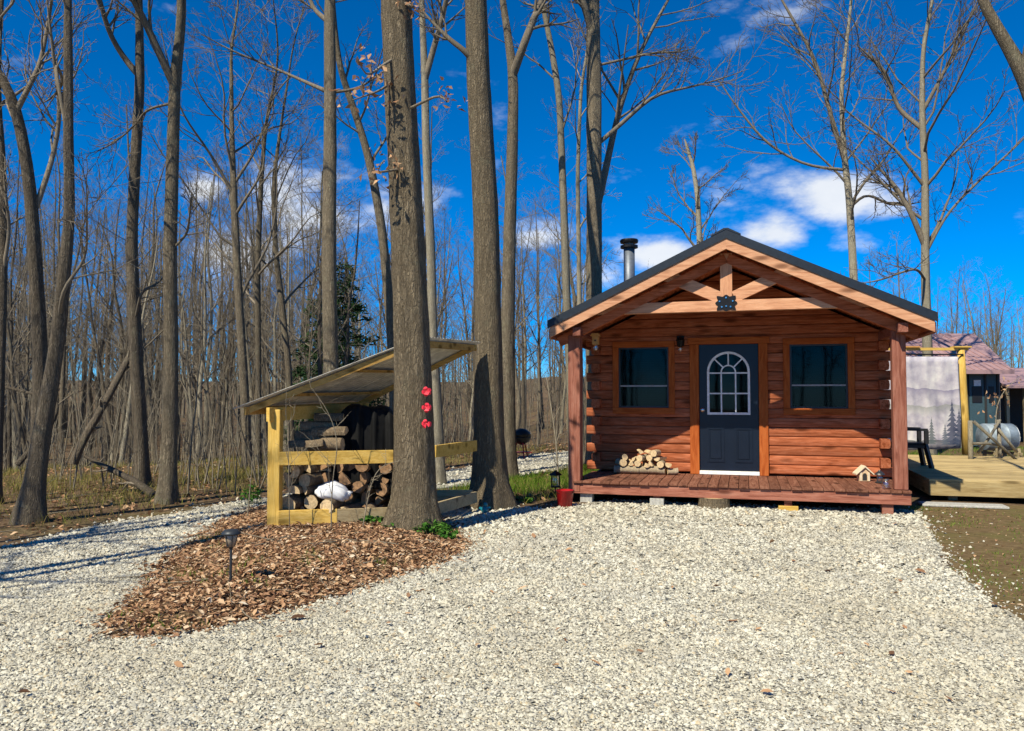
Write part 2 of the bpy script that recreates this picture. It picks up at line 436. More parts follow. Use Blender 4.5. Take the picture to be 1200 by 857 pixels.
class MB:
    """collects shapes for ONE mesh object"""
    def __init__(s):
        s.v = []; s.f = []

    def add(s, vs, fs):
        b = len(s.v)
        s.v += [tuple(v) for v in vs]
        s.f += [tuple(i + b for i in f) for f in fs]
        return s

    def box(s, lo, hi, bev=0.0, rot=None, at=None):
        x0, y0, z0 = lo; x1, y1, z1 = hi
        if bev <= 0:
            vs = [(x, y, z) for z in (z0, z1) for y in (y0, y1) for x in (x0, x1)]
            fs = [(0, 2, 3, 1), (4, 5, 7, 6), (0, 1, 5, 4), (2, 6, 7, 3), (0, 4, 6, 2), (1, 3, 7, 5)]
        else:
            bm = bmesh.new()
            bmesh.ops.create_cube(bm, size=1)
            for v in bm.verts:
                v.co = ((x0 + x1) / 2 + v.co.x * (x1 - x0), (y0 + y1) / 2 + v.co.y * (y1 - y0), (z0 + z1) / 2 + v.co.z * (z1 - z0))
            bmesh.ops.bevel(bm, geom=bm.edges[:], offset=bev, segments=1, affect='EDGES')
            vs = [v.co.copy() for v in bm.verts]
            bm.verts.index_update()
            fs = [tuple(v.index for v in f.verts) for f in bm.faces]
            bm.free()
        if rot is not None:
            M = rot
            c = Vector(at) if at else Vector((0, 0, 0))
            vs = [M @ (Vector(v) - c) + c for v in vs]
        return s.add(vs, fs)

    def bar(s, a, b, w_, h_, up=(0, 0, 1), bev=0.0):
        """a beam of section w_ x h_ from a to b"""
        a = Vector(a); b = Vector(b)
        d = b - a
        L = d.length
        X = d.normalized()
        Z = Vector(up)
        Y = Z.cross(X)
        if Y.length < 1e-4:
            Y = Vector((0, 1, 0)).cross(X)
        Y.normalize(); Z = X.cross(Y)
        M = Matrix((X, Y, Z)).transposed()
        t = MB().box((0, -w_ / 2, -h_ / 2), (L, w_ / 2, h_ / 2), bev)
        return s.add([M @ Vector(v) + a for v in t.v], t.f)

    def tube(s, pts, rs, n=8, cap=True):
        P = np.array([tuple(p) for p in pts], float)[None]
        r = np.array(rs if hasattr(rs, '__len__') else [rs] * len(pts), float)[None]
        V, F = tubes(P, r, n)
        base = len(s.v)
        s.v += [tuple(v) for v in V]
        s.f += [tuple(int(i) + base for i in f) for f in F]
        if cap:
            k = len(pts)
            s.f.append(tuple(base + i for i in range(n))[::-1])
            s.f.append(tuple(base + (k - 1) * n + i for i in range(n)))
        return s

    def lathe(s, prof, n=16, c=(0, 0, 0)):
        vs = []; fs = []
        for (r, z) in prof:
            for i in range(n):
                a = 2 * math.pi * i / n
                vs.append((c[0] + r * math.cos(a), c[1] + r * math.sin(a), c[2] + z))
        for k in range(len(prof) - 1):
            for i in range(n):
                j = (i + 1) % n
                fs.append((k * n + i, k * n + j, (k + 1) * n + j, (k + 1) * n + i))
        fs.append(tuple(range(n))[::-1])
        fs.append(tuple((len(prof) - 1) * n + i for i in range(n)))
        return s.add(vs, fs)

    def prism(s, poly, y0, y1):
        """polygon in x,z extruded along y"""
        n = len(poly)
        vs = [(x, y0, z) for x, z in poly] + [(x, y1, z) for x, z in poly]
        fs = [tuple(range(n))[::-1], tuple(range(n, 2 * n))] + [(i, (i + 1) % n, n + (i + 1) % n, n + i) for i in range(n)]
        fs[0], fs[1] = tuple(range(n)), tuple(range(n, 2 * n))[::-1]
        fs[2:] = [f[::-1] for f in fs[2:]]
        return s.add(vs, fs)

    def build(s, name, mat, parent=None, smooth=False):
        me = bpy.data.meshes.new(name)
        me.from_pydata(s.v, [], s.f)
        if smooth:
            me.polygons.foreach_set('use_smooth', np.ones(len(me.polygons), dtype=bool))
        me.materials.append(MATS[mat])
        me.update()
        o = bpy.data.objects.new(name, me)
        col.objects.link(o)
        if parent:
            o.parent = parent
        return o


def tubes(P, r, s):
    """P (N,n,3) polylines, r (N,n) radii -> verts, quads"""
    N, n, _ = P.shape
    T = np.gradient(P, axis=1)
    T /= np.linalg.norm(T, axis=2, keepdims=True) + 1e-9
    t0 = T.mean(axis=1)
    ref = np.where(np.abs(t0[:, 2:3]) > 0.7, np.array([[1.0, 0.1, 0]]), np.array([[0.1, 0.2, 1.0]]))[:, None, :]
    A = ref - (ref * T).sum(2, keepdims=True) * T
    A /= np.linalg.norm(A, axis=2, keepdims=True) + 1e-9
    B = np.cross(T, A)
    th = np.arange(s) * 2 * np.pi / s
    ring = A[:, :, None, :] * np.cos(th)[None, None, :, None] + B[:, :, None, :] * np.sin(th)[None, None, :, None]
    V = P[:, :, None, :] + ring * (r[:, :, None, None] if r.ndim == 2 else r[:, :, :, None])
    idx = np.arange(N * n * s).reshape(N, n, s)
    a = idx[:, :-1, :]; b = np.roll(idx, -1, axis=2)[:, :-1, :]
    c = np.roll(idx, -1, axis=2)[:, 1:, :]; d = idx[:, 1:, :]
    F = np.stack([a, b, c, d], axis=-1).reshape(-1, 4)
    return V.reshape(-1, 3), F


def merge(parts):
    V = []; F = []; b = 0
    for v, f in parts:
        V.append(v); F.append(f + b); b += len(v)
    return np.concatenate(V), np.concatenate(F)


def smoothstep(a, b, x):
    t = np.clip((x - a) / (b - a), 0, 1)
    return t * t * (3 - 2 * t)


def in_poly(x, y, poly):
    x = np.asarray(x); y = np.asarray(y)
    ins = np.zeros(x.shape, bool)
    n = len(poly)
    for i in range(n):
        x0, y0 = poly[i]; x1, y1 = poly[(i + 1) % n]
        c = ((y0 > y) != (y1 > y)) & (x < (x1 - x0) * (y - y0) / (y1 - y0 + 1e-12) + x0)
        ins ^= c
    return ins


def poly_dist(x, y, poly):
    d = np.full(np.shape(x), 1e9)
    n = len(poly)
    for i in range(n):
        ax, ay = poly[i]; bx, by = poly[(i + 1) % n]
        t = np.clip(((x - ax) * (bx - ax) + (y - ay) * (by - ay)) / ((bx - ax) ** 2 + (by - ay) ** 2 + 1e-9), 0, 1)
        d = np.minimum(d, np.hypot(x - ax - t * (bx - ax), y - ay - t * (by - ay)))
    return d


# ------------------------------------------------------------------ the ground
def g2(x, y):
    p = gz(x, y)
    return (p.x, p.y)


ISLAND = [(-1.2, 13.0), (-2.2, 12.5), (-3.0, 12.0), g2(296, 596), g2(250, 616), g2(198, 652), g2(150, 702), g2(116, 734), g2(132, 750), g2(180, 748), g2(250, 739),
          g2(350, 715), g2(450, 681), g2(520, 660), g2(549, 644), g2(546, 630), g2(524, 614), g2(512, 604), (-1.0, 10.9), (-0.6, 11.6)]
DRIVE = [(-10, 5.2), g2(0, 645), g2(70, 627), g2(130, 613), g2(200, 603), g2(285, 587), (-3.2, 13.4), (-1.8, 15.6), (-0.6, 18.3), (0.6, 21.2), (3.2, 24.2), (8, 26.5),
         (9, 24.4), (4.4, 21.8), (1.9, 18.4), (0.5, 16.0), (-0.6, 14.0), (-2.2, 12.5), (-3.0, 12.0)] + ISLAND[3:18] + [
         (-0.85, 11.0), (-0.1, 11.25), g2(640, 597), g2(690, 590), (1.6, 12.0), (5.6, 10.9), g2(1078, 604), g2(1092, 632), g2(1112, 664), g2(1150, 696), g2(1200, 737), (3.3, 4.3), (4.4, 2.0), (6, -5), (-10, -5)]


def terrain(x, y):
    x = np.asarray(x, float); y = np.asarray(y, float)
    s_ = y - (18.0 + 0.75 * (x + 5))
    z = -1.25 * smoothstep(0, 18, s_) * (1 - smoothstep(-2, 10, x))
    z = z + 6.0 * smoothstep(60, 190, np.hypot(x, y))
    near = (np.abs(x) < 8) & (y > 2) & (y < 16)
    isl = np.zeros_like(z)
    if near.any():
        ins = in_poly(x, y, ISLAND)
        d = poly_dist(x, y, ISLAND)
        isl = np.where(ins, 0.09 * smoothstep(0.0, 0.9, d), 0.0)
    z = z + isl
    offr = ~in_poly(x, y, DRIVE)
    und = 0.05 * np.sin(x * 0.9 + 1.3) * np.cos(y * 0.7 + x * 0.3) + 0.03 * np.sin(x * 2.3 - y * 1.7)
    d2 = poly_dist(x, y, DRIVE)
    z = z + np.where(offr & (isl <= 0), und * smoothstep(0.2, 2.5, d2) * smoothstep(12.5, 17, np.hypot(x, y)), 0.0)
    return z


def tz(x, y):
    return float(terrain(np.array([x]), np.array([y]))[0])


def axis_pts(lo, hi, near_lo, near_hi, fine, coarse_n):
    a = np.arange(near_lo, near_hi + 1e-6, fine)
    left = near_lo - np.geomspace(fine, near_lo - lo, coarse_n)[::-1] if lo < near_lo else np.array([])
    right = near_hi + np.geomspace(fine, hi - near_hi, coarse_n)
    return np.concatenate([left, a, right])


gx = axis_pts(-420, 420, -14, 14, 0.2, 26)
gyv = axis_pts(-60, 600, 1.0, 30, 0.2, 26)
GX, GY = np.meshgrid(gx, gyv)
GZ = terrain(GX.ravel(), GY.ravel()).reshape(GX.shape)
nx, ny = len(gx), len(gyv)
ii = np.arange(nx * ny).reshape(ny, nx)
F = np.stack([ii[:-1, :-1], ii[:-1, 1:], ii[1:, 1:], ii[1:, :-1]], -1).reshape(-1, 4)
tag(mesh_np('ground', np.stack([GX.ravel(), GY.ravel(), GZ.ravel()], 1), F, 'soil', smooth=True), kind='structure')


def sheet(name, poly, z, mat):
    bm = bmesh.new()
    vs = [bm.verts.new((x, y, z)) for x, y in poly]
    es = [bm.edges.new((vs[i], vs[(i + 1) % len(vs)])) for i in range(len(vs))]
    bmesh.ops.triangle_fill(bm, edges=es, use_beauty=True, normal=(0, 0, 1))
    for f in bm.faces:
        if f.normal.z < 0:
            f.normal_flip()
    me = bpy.data.meshes.new(name)
    bm.to_mesh(me); bm.free()
    me.materials.append(MATS[mat])
    o = bpy.data.objects.new(name, me)
    col.objects.link(o)
    return tag(o, kind='structure')


def ragged(poly, seed=5):
    q = random.Random(seed)
    out = []
    for (x0, y0), (x1, y1) in zip(poly, poly[1:] + poly[:1]):
        L = math.hypot(x1 - x0, y1 - y0); n = max(1, int(L / 0.14)) if y0 > 1 and y1 > 1 and L < 8 else 1
        nx_, ny_ = (y1 - y0) / (L + 1e-9), -(x1 - x0) / (L + 1e-9)
        for k in range(n):
            t = k / n; d = q.uniform(-0.07, 0.07) if k else 0
            out.append((x0 + (x1 - x0) * t + nx_ * d, y0 + (y1 - y0) * t + ny_ * d))
    return out


sheet('driveway', ragged(DRIVE), 0.006, 'gravel_bed')
SOILP = [g2(1078, 604), g2(1092, 632), g2(1112, 664), g2(1150, 696), g2(1200, 737), (3.3, 4.3), (4.4, 2.0), (16, 2.0), (16, 11.4), (5.6, 11.4)]
sheet('bare_earth', [(5.0, 10.6), (4.6, 8.6), (3.6, 6.2), (2.6, 4.3), (4.2, 2.0)] + SOILP[7:], 0.003, 'bare_soil')


def rand_in(poly, n, xr, yr):
    x = rng.uniform(*xr, n); y = rng.uniform(*yr, n)
    k = in_poly(x, y, poly)
    return x[k], y[k]


# gravel: every stone its own little crushed octahedron
def stones(zones):
    X = []; Y = []; SZ = []
    for (xr, yr, dens, size) in zones:
        n = int((xr[1] - xr[0]) * (yr[1] - yr[0]) * dens)
        x = rng.uniform(*xr, n); y = rng.uniform(*yr, n)
        # ragged edge of the gravel
        sg = np.where(rng.random(n) < 0.16, 0.28, 0.07)
        jx = x + rng.normal(0, 1, n) * sg; jy = y + rng.normal(0, 1, n) * sg
        k = in_poly(jx, jy, DRIVE) & (np.abs(x) < 0.80 * y + 0.6)
        X.append(x[k]); Y.append(y[k]); SZ.append(np.clip(rng.lognormal(math.log(size), 0.38, k.sum()), size * 0.4, size * 2.3))
    x = np.concatenate(X); y = np.concatenate(Y); sz = np.concatenate(SZ)
    n = len(x)
    base = np.array([(1, 0, -.25), (0, 1, -.25), (-1, 0, -.25), (0, -1, -.25), (0, 0, 1)], float)
    P = base[None] * (1 + rng.uniform(-0.35, 0.35, (n, 5, 1))) + rng.uniform(-0.22, 0.22, (n, 5, 3))
    P *= np.stack([rng.uniform(0.8, 1.35, n), rng.uniform(0.6, 1.0, n), rng.uniform(0.45, 0.85, n)], 1)[:, None, :]
    # tilt then spin
    ax = rng.normal(0, 0.55, n); c, s_ = np.cos(ax)[:, None], np.sin(ax)[:, None]
    y2 = P[:, :, 1] * c - P[:, :, 2] * s_; z2 = P[:, :, 1] * s_ + P[:, :, 2] * c
    az = rng.uniform(0, 2 * np.pi, n); c, s_ = np.cos(az)[:, None], np.sin(az)[:, None]
    xx = P[:, :, 0] * c - y2 * s_; yy = P[:, :, 0] * s_ + y2 * c
    V = np.stack([xx, yy, z2], 2) * sz[:, None, None]
    V[:, :, 0] += x[:, None]; V[:, :, 1] += y[:, None]
    V[:, :, 2] += 0.006 + sz[:, None] * rng.uniform(0.05, 0.4, n)[:, None]
    f = np.array([(0, 1, 4), (1, 2, 4), (2, 3, 4), (3, 0, 4)])      # the buried underside is left out
    Fa = (f[None] + (np.arange(n) * 5)[:, None, None]).reshape(-1, 3)
    a = np.clip(rng.beta(1.7, 1.5, n), 0, 1)
    o = mesh_np('gravel', V.reshape(-1, 3), Fa, 'stone', attr=np.repeat(a, 5))
    tag(o, 'pale crushed limestone gravel covering the driveway', 'gravel', kind='stuff')


stones([((-4.2, 4.2), (3.0, 5.2), 5600, 0.0078), ((-6, 6), (5.2, 7.2), 3200, 0.0094), ((-8, 6), (7.2, 9.5), 1800, 0.0112), ((-8, 6.5), (9.5, 13), 750, 0.016), ((-4, 9), (13, 25), 160, 0.022)])


# dry leaves
def leaves(name, x, y, zoff, size, label, mat='leaf_dry', tilt=0.38, amean=None):
    n = len(x)
    z = terrain(x, y) + zoff
    L = np.clip(rng.lognormal(math.log(size), 0.42, n), size * 0.35, size * 2.4)
    W = L * rng.uniform(0.28, 0.55, n)
    curl = rng.uniform(-0.15, 0.55, n) * L
    P = np.zeros((n, 6, 3))
    P[:, 0] = np.stack([-L, 0 * L, 0 * L], 1)
    P[:, 1] = np.stack([-0.15 * L, -W, curl * 0.8], 1)
    P[:, 2] = np.stack([0.5 * L, -W * 0.7, curl], 1)
    P[:, 3] = np.stack([L, 0 * L, curl * 0.5], 1)
    P[:, 4] = np.stack([0.4 * L, W * 0.8, curl], 1)
    P[:, 5] = np.stack([-0.2 * L, W, curl * 0.7], 1)
    t1 = rng.normal(0, tilt, n); c, s_ = np.cos(t1)[:, None], np.sin(t1)[:, None]
    yy = P[:, :, 1] * c - P[:, :, 2] * s_; zz_ = P[:, :, 1] * s_ + P[:, :, 2] * c
    t2 = rng.normal(0, tilt * 0.7, n); c, s_ = np.cos(t2)[:, None], np.sin(t2)[:, None]
    xx = P[:, :, 0] * c - zz_ * s_; zz_ = P[:, :, 0] * s_ + zz_ * c
    az = rng.uniform(0, 2 * np.pi, n); c, s_ = np.cos(az)[:, None], np.sin(az)[:, None]
    V = np.stack([xx * c - yy * s_ + x[:, None], xx * s_ + yy * c + y[:, None], zz_ - zz_.min(1, keepdims=True) * 0.75 + z[:, None]], 2)
    f = np.array([(0, 1, 2, 3), (0, 3, 4, 5)])
    Fa = (f[None] + (np.arange(n) * 6)[:, None, None]).reshape(-1, 4)
    a = np.clip(rng.beta(1.7, 1.6, n) if amean is None else rng.normal(amean, 0.2, n), 0, 1)
    o = mesh_np(name, V.reshape(-1, 3), Fa, mat, attr=np.repeat(a, 6))
    return tag(o, label, 'leaves', kind='stuff')


x, y = rand_in(ISLAND, 105000, (-4.3, 0), (4.8, 13.2))
sp_ = np.where(rng.random(len(x)) < 0.12, 0.22, 0.05)
x = x + rng.normal(0, 1, len(x)) * sp_; y = y + rng.normal(0, 1, len(y)) * sp_
leaves('leaf_litter', x, y, np.abs(rng.normal(0, 0.012, len(x))), 0.0175, 'thick brown leaf litter on the mound round the woodshed')
# the woodland floor
n = 46000
x = rng.uniform(-24, 10, n); y = rng.uniform(6.5, 30, n)
k = ~in_poly(x + rng.normal(0, 0.12, n), y + rng.normal(0, 0.12, n), DRIVE) & ~in_poly(x, y, ISLAND) & (np.abs(x) < 0.85 * y + 1) & ~((x > 1.0) & (y > 9) & (y < 18)) & (x < 3.0)
leaves('forest_leaf_litter', x[k], y[k], np.abs(rng.normal(0, 0.012, k.sum())), 0.030, 'brown leaf litter under the bare woodland trees', amean=0.38)
# stray leaves on the drive and the soil
px_ = [(780, 735), (662, 755), (750, 768), (698, 783), (863, 730), (608, 722), (1060, 740), (1015, 760), (1045, 770), (1020, 795), (1045, 815), (1112, 825), (1187, 838), (905, 560 + 80), (760, 660), (690, 650), (840, 690), (985, 770), (560, 760), (640, 690), (455, 735), (420, 790), (300, 800), (180, 760), (720, 628), (930, 660), (1050, 700), (340, 745), (985, 650), (620, 640)]
P0 = np.array([g2(a, b) for a, b in px_])
x2 = rng.uniform(-4, 5, 420); y2 = rng.uniform(4, 11.5, 420)
k = in_poly(x2, y2, DRIVE)
edge = poly_dist(x2, y2, ISLAND) < 0.6
k &= edge | (rng.random(420) < 0.25)
leaves('stray_leaves', np.concatenate([P0[:, 0], x2[k]]), np.concatenate([P0[:, 1], y2[k]]), 0.022, 0.027, 'single fallen brown leaves scattered over the gravel', tilt=0.3, amean=0.5)
x, y = rand_in(SOILP, 4200, (3.3, 12), (3, 11.4))
leaves('soil_leaves', x, y, 0.004, 0.014, 'bits of dry leaf on the bare earth by the platform', tilt=0.25, amean=0.6)


def grass(name, x, y, h, mat, label, lean=0.8, wdt=0.0035, cat='grass'):
    n = len(x)
    z = terrain(x, y)
    H = h * rng.uniform(0.5, 1.3, n)
    a = rng.uniform(0, 2 * np.pi, n)
    d = np.stack([np.cos(a), np.sin(a)], 1)
    b = rng.uniform(0, 2 * np.pi, n)
    sd_ = np.stack([np.cos(b), np.sin(b)], 1) * (wdt * rng.uniform(0.6, 1.5, n))[:, None]
    ln = lean * rng.uniform(0.2, 1.4, n) * H
    V = np.zeros((n, 5, 3))
    base = np.stack([x, y, z - 0.01], 1)
    mid = base + np.stack([d[:, 0] * ln * 0.35, d[:, 1] * ln * 0.35, H * 0.6], 1)
    tip = base + np.stack([d[:, 0] * ln, d[:, 1] * ln, H], 1)
    V[:, 0] = base; V[:, 0, :2] -= sd_
    V[:, 1] = base; V[:, 1, :2] += sd_
    V[:, 2] = mid; V[:, 2, :2] += sd_ * 0.8
    V[:, 3] = mid; V[:, 3, :2] -= sd_ * 0.8
    V[:, 4] = tip
    off = (np.arange(n) * 5)[:, None]
    q = np.array([[0, 1, 2, 3]]) + off; t = np.array([[3, 2, 4]]) + off
    o = mesh_np(name, V.reshape(-1, 3), [q, t], mat, attr=np.repeat(np.clip(rng.normal(0.5, 0.25, n), 0, 1), 5))
    return tag(o, label, cat, kind='stuff')


def clumped(n, xr, yr, k=0.5, cl=400):
    cx = rng.uniform(*xr, cl); cy = rng.uniform(*yr, cl)
    i = rng.integers(0, cl, n)
    return cx[i] + rng.normal(0, k, n), cy[i] + rng.normal(0, k, n)


x, y = clumped(42000, (-20, 2.0), (9.5, 24), 0.45, 380)
k = ~in_poly(x, y, DRIVE) & ~in_poly(x, y, ISLAND) & (poly_dist(x, y, DRIVE) > 0.35)
grass('dry_grass', x[k], y[k], 0.16, 'grass_dry', 'tufts of dry yellow grass along the edge of the woods')
x, y = clumped(16000, (-0.6, 2.2), (12.2, 17.5), 0.3, 60)
k = ~in_poly(x, y, DRIVE) & (poly_dist(x, y, DRIVE) > 0.1) & (x < 0.36 * (y - 11.5) + 1.05)
grass('green_grass', x[k], y[k], 0.14, 'grass_green', 'patch of fresh green grass beside the cabin before the far track')
x, y = clumped(9000, (4.0, 13), (5.6, 11.5), 0.16, 120)
k = in_poly(x, y, SOILP)
grass('sparse_grass', x[k], y[k], 0.045, 'grass_green', 'sparse short grass on the bare earth at the right', 0.9, 0.003)
x, y = clumped(9000, (7, 16), (17.5, 24), 0.5, 60)
grass('lawn_grass', x, y, 0.10, 'grass_green', 'green lawn beyond the wooden platform')
x, y = clumped(900, (-3.9, -0.6), (5.2, 9.2), 0.07, 34)
k = in_poly(x, y, ISLAND)
grass('mound_grass', x[k], y[k], 0.07, 'grass_green', 'thin green grass poking through the leaf mound', 0.6, 0.003)

# ------------------------------------------------------------------ the cabin
CO = Vector((3.10098, 11.09803, 0.0))
CR = -R_(16.5)


def cw(x, y, z=0.0):
    c, s_ = math.cos(CR), math.sin(CR)
    return Vector((CO.x + c * x - s_ * y, CO.y + s_ * x + c * y, z))


cabin = empty('log_cabin', CO, CR, 'small red cedar log cabin with gabled porch and black metal roof', 'cabin')
DZ = 0.33
XR, SL = -0.05, 0.47          # ridge x and slope


def zroof(x, top=3.636):
    return top - SL * abs(x - XR)


def logprof(yf, yb, z0, z1, out=0.019):
    sgn = 1 if yb > yf else -1
    pr = [(yb, z0), (yb, z1)]
    h = z1 - z0
    for t, b in ((1.0, -0.010), (0.975, 0.003), (0.88, 0.012), (0.5, out), (0.12, 0.012), (0.025, 0.003), (0.0, -0.010)):
        pr.append((yf - sgn * b, z0 + h * t))
    return pr


def log_x(x0, x1, z0, z1, yf, yb, mat='cedar_x', gable=False, name='log'):
    pr = logprof(yf, yb, z0 + 0.001, z1 - 0.001)
    n = len(pr)
    def lim(xx, z):
        if not gable:
            return xx
        m = (3.615 - z) / SL
        return max(XR - m, min(XR + m, xx))
    vs = [(lim(x0, z), y_, z) for y_, z in pr] + [(lim(x1, z), y_, z) for y_, z in pr]
    fs = [tuple(range(n)), tuple(range(n, 2 * n))[::-1]] + [((i + 1) % n, i, n + i, n + (i + 1) % n) for i in range(n)]
    return MB().add(vs, fs).build(name, mat, cabin)


def log_y(xf, xb, y0, y1, z0, z1, mat='cedar_y'):
    pr = logprof(xf, xb, z0 + 0.001, z1 - 0.001)
    n = len(pr)
    vs = [(x_, y0, z) for x_, z in pr] + [(x_, y1, z) for x_, z in pr]
    fs = [tuple(range(n)), tuple(range(n, 2 * n))[::-1]] + [((i + 1) % n, i, n + i, n + (i + 1) % n) for i in range(n)]
    return MB().add(vs, fs).build('log', mat, cabin)


YW = 1.5
CHT = 0.1465
# openings in the front wall: x0,x1,z0,z1
OPEN = [(-0.60, 0.465, 0.0, 2.47), (-1.87, -0.965, 1.345, 2.43), (0.805, 1.745, 1.345, 2.43)]
nc = int((3.60 - DZ) / CHT)
for i in range(nc + 1):
    z0 = DZ + 0.03 + i * CHT; z1 = min(z0 + CHT, 3.60)
    if z1 - z0 < 0.03:
        continue
    zm = (z0 + z1) / 2
    gab = z0 > 2.45
    ext = 0.13 if (i % 2 == 0 and not gab) else -0.0
    segs = [(-2.24 - ext, 2.24 + ext)]
    for (a, b, lo, hi) in OPEN:
        if lo < zm < hi:
            ns = []
            for (p, q) in segs:
                if b <= p or a >= q:
                    ns.append((p, q))
                else:
                    if a > p: ns.append((p, a))
                    if b < q: ns.append((b, q))
            segs = ns
    for (p, q) in segs:
        if gab:
            m = (3.615 - z0) / SL
            if XR - m > q or m < 0.05:
                continue
        log_x(p, q, z0, z1, YW, YW + 0.12, 'cedar_x', gab)
    if not gab:   # side walls; every other course runs past the corner
        for sx in (-1, 1):
            log_y(sx * 2.24, sx * 2.12, YW - 0.17 if i % 2 else YW + 0.125, 6.5, z0, z1)
        log_x(-2.24, 2.24, z0, z1, 6.52, 6.40)
    else:
        log_x(-2.24, 2.24, z0, z1, 6.52, 6.40, 'cedar_x', True)
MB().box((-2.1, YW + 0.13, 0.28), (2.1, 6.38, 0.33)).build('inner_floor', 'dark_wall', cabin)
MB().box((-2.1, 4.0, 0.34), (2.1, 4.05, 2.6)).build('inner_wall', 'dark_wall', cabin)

# porch deck: boards run front to back
xb = -2.28
bi = 0
while xb < 2.27:
    wd = 0.139
    MB().box((xb + 0.003, -0.035 + random.uniform(-0.022, 0.012), DZ - 0.036), (min(xb + wd, 2.285) - 0.003, YW + 0.02, DZ + random.uniform(-0.003, 0.002)), 0.004).build('deck_board', 'porch_board', cabin)
    xb += wd
MB().box((-2.28, -0.005, DZ - 0.19), (2.28, 0.04, DZ - 0.037), 0.004).build('rim_board', 'cedar_red_x', cabin)
for sx in (-1, 1):
    MB().box((sx * 2.255 - 0.022, 0.041, DZ - 0.19), (sx * 2.255 + 0.022, 6.45, DZ - 0.037)).build('side_joist', 'cedar_red_y', cabin)
for k in range(7):
    xx = -1.8 + k * 0.6
    MB().box((xx - 0.02, 0.041, DZ - 0.18), (xx + 0.02, 6.4, DZ - 0.037)).build('joist', 'cedar_red_y', cabin)
# posts
for (xa, xb_) in ((-2.355, -2.175), (2.085, 2.255)):
    MB().box((xa, 0.035 if xa > 0 else -0.012, DZ + 0.003 if xa > 0 else 0.16), (xb_, 0.20, zroof((xa + xb_) / 2) - 0.1), 0.008).build('post', 'cedar_red_z', cabin)
# eave beams along the porch
for sx in (-1, 1):
    xx = sx * 2.19
    MB().box((xx - 0.06, -0.18, zroof(xx) - 0.16), (xx + 0.06, YW - 0.04, zroof(xx) - 0.03), 0.006).build('eave_beam', 'cedar_red_y', cabin)
# truss
MB().box((-2.1, 0.0, 2.79), (2.02, 0.10, 2.945), 0.004).build('tie_beam', 'cedar_pale_x', cabin)
MB().box((XR - 0.09, 0.008, 2.948), (XR + 0.075, 0.095, 3.62), 0.004).build('king_post', 'cedar_pale_z', cabin)
for sx in (-1, 1):
    MB().bar((XR + sx * 0.10, 0.05, 2.99), (XR + sx * 0.86, 0.05, 3.50 - 0.16), 0.165, 0.085, up=(0, 1, 0)).build('truss_brace', 'cedar_pale_x', cabin)
    a = (XR + sx * 0.01, 0.05, 3.545); b = (XR + sx * 2.45, 0.05, 3.545 - SL * 2.44)
    MB().bar(a, b, 0.11, 0.13, up=(0, 0, 1)).build('rafter', 'cedar_x', cabin)
# scalloped black iron plate with bolts
pl = []
for k in range(48):
    a = 2 * math.pi * k / 48
    rx = 0.135 + 0.016 * math.cos(a * 8)
    sq = 1.0 / max(abs(math.cos(a)), abs(math.sin(a))) ** 0.55
    pl.append((XR - 0.01 + rx * math.cos(a) * sq, 2.905 + 0.79 * rx * math.sin(a) * sq))
ip = MB().prism(pl, -0.014, -0.001).build('truss_plate', 'black_metal', cabin)
for (bx_, bz_) in ((-0.07, 2.85), (0.05, 2.85), (-0.10, 2.93), (0.08, 2.93), (-0.01, 2.98), (-0.01, 2.86)):
    MB().tube([(XR + bx_, -0.026, bz_), (XR + bx_, -0.013, bz_)], 0.012, 6).build('bolt', 'silver', ip)
# roof
YF, YB = -0.25, 6.85
for sx in (-1, 1):
    def rp(d, off):      # point on the roof side at horizontal distance d from the ridge
        return (XR + sx * d, 3.636 - SL * d + off)
    W_ = 2.53 if sx < 0 else 2.60
    # soffit boards
    nb = 18
    for k in range(nb):
        d0 = W_ * k / nb; d1 = W_ * (k + 1) / nb - 0.004
        p = [rp(d0, 0.035), rp(d1, 0.035), rp(d1, 0.06), rp(d0, 0.06)]
        if sx < 0: p = p[::-1]
        MB().prism(p, YF + 0.045, YB).build('soffit_board', 'cedar_y', cabin)
    p = [rp(0, 0), rp(W_, 0), rp(W_, 0.152), rp(0, 0.152)]
    if sx < 0: p = p[::-1]
    MB().prism(p, YF, YF + 0.042).build('rake_board', 'cedar_pale_x', cabin)
    p = [rp(0, 0.148), rp(W_ + 0.03, 0.148), rp(W_ + 0.03, 0.268), rp(0, 0.268)]
    if sx < 0: p = p[::-1]
    MB().prism(p, YF - 0.018, YF - 0.002).build('rake_trim', 'roof_tin', cabin)
    p = [rp(W_ - 0.02, -0.0), rp(W_ + 0.02, -0.0), rp(W_ + 0.02, 0.145), rp(W_ - 0.02, 0.145)]
    if sx < 0: p = p[::-1]
    MB().prism(p, YF + 0.043, YB).build('eave_board', 'cedar_red_y', cabin)
    for k in range(8):     # sheets of ribbed metal
        ya = YF - 0.001 + k * 0.89; yb_ = min(ya + 0.886, YB + 0.02)
        mb = MB()
        p = [rp(0, 0.20), rp(W_ + 0.04, 0.20), rp(W_ + 0.04, 0.215), rp(0, 0.215)]
        if sx < 0: p = p[::-1]
        mb.prism(p, ya, yb_)
        for j in range(4):
            yr_ = ya + 0.09 + j * 0.22
            p = [rp(0.02, 0.214), rp(W_ + 0.04, 0.214), rp(W_ + 0.04, 0.235), rp(0.02, 0.235)]
            if sx < 0: p = p[::-1]
            mb.prism(p, yr_, yr_ + 0.03)
        mb.build('roof_sheet', 'roof_tin', cabin)
MB().prism([(XR - 0.20, 3.815), (XR, 3.905), (XR + 0.20, 3.815), (XR + 0.20, 3.835), (XR + 0.03, 3.925), (XR - 0.03, 3.925), (XR - 0.20, 3.835)][::-1], YF - 0.024, YB + 0.03).build('ridge_cap', 'roof_tin', cabin)
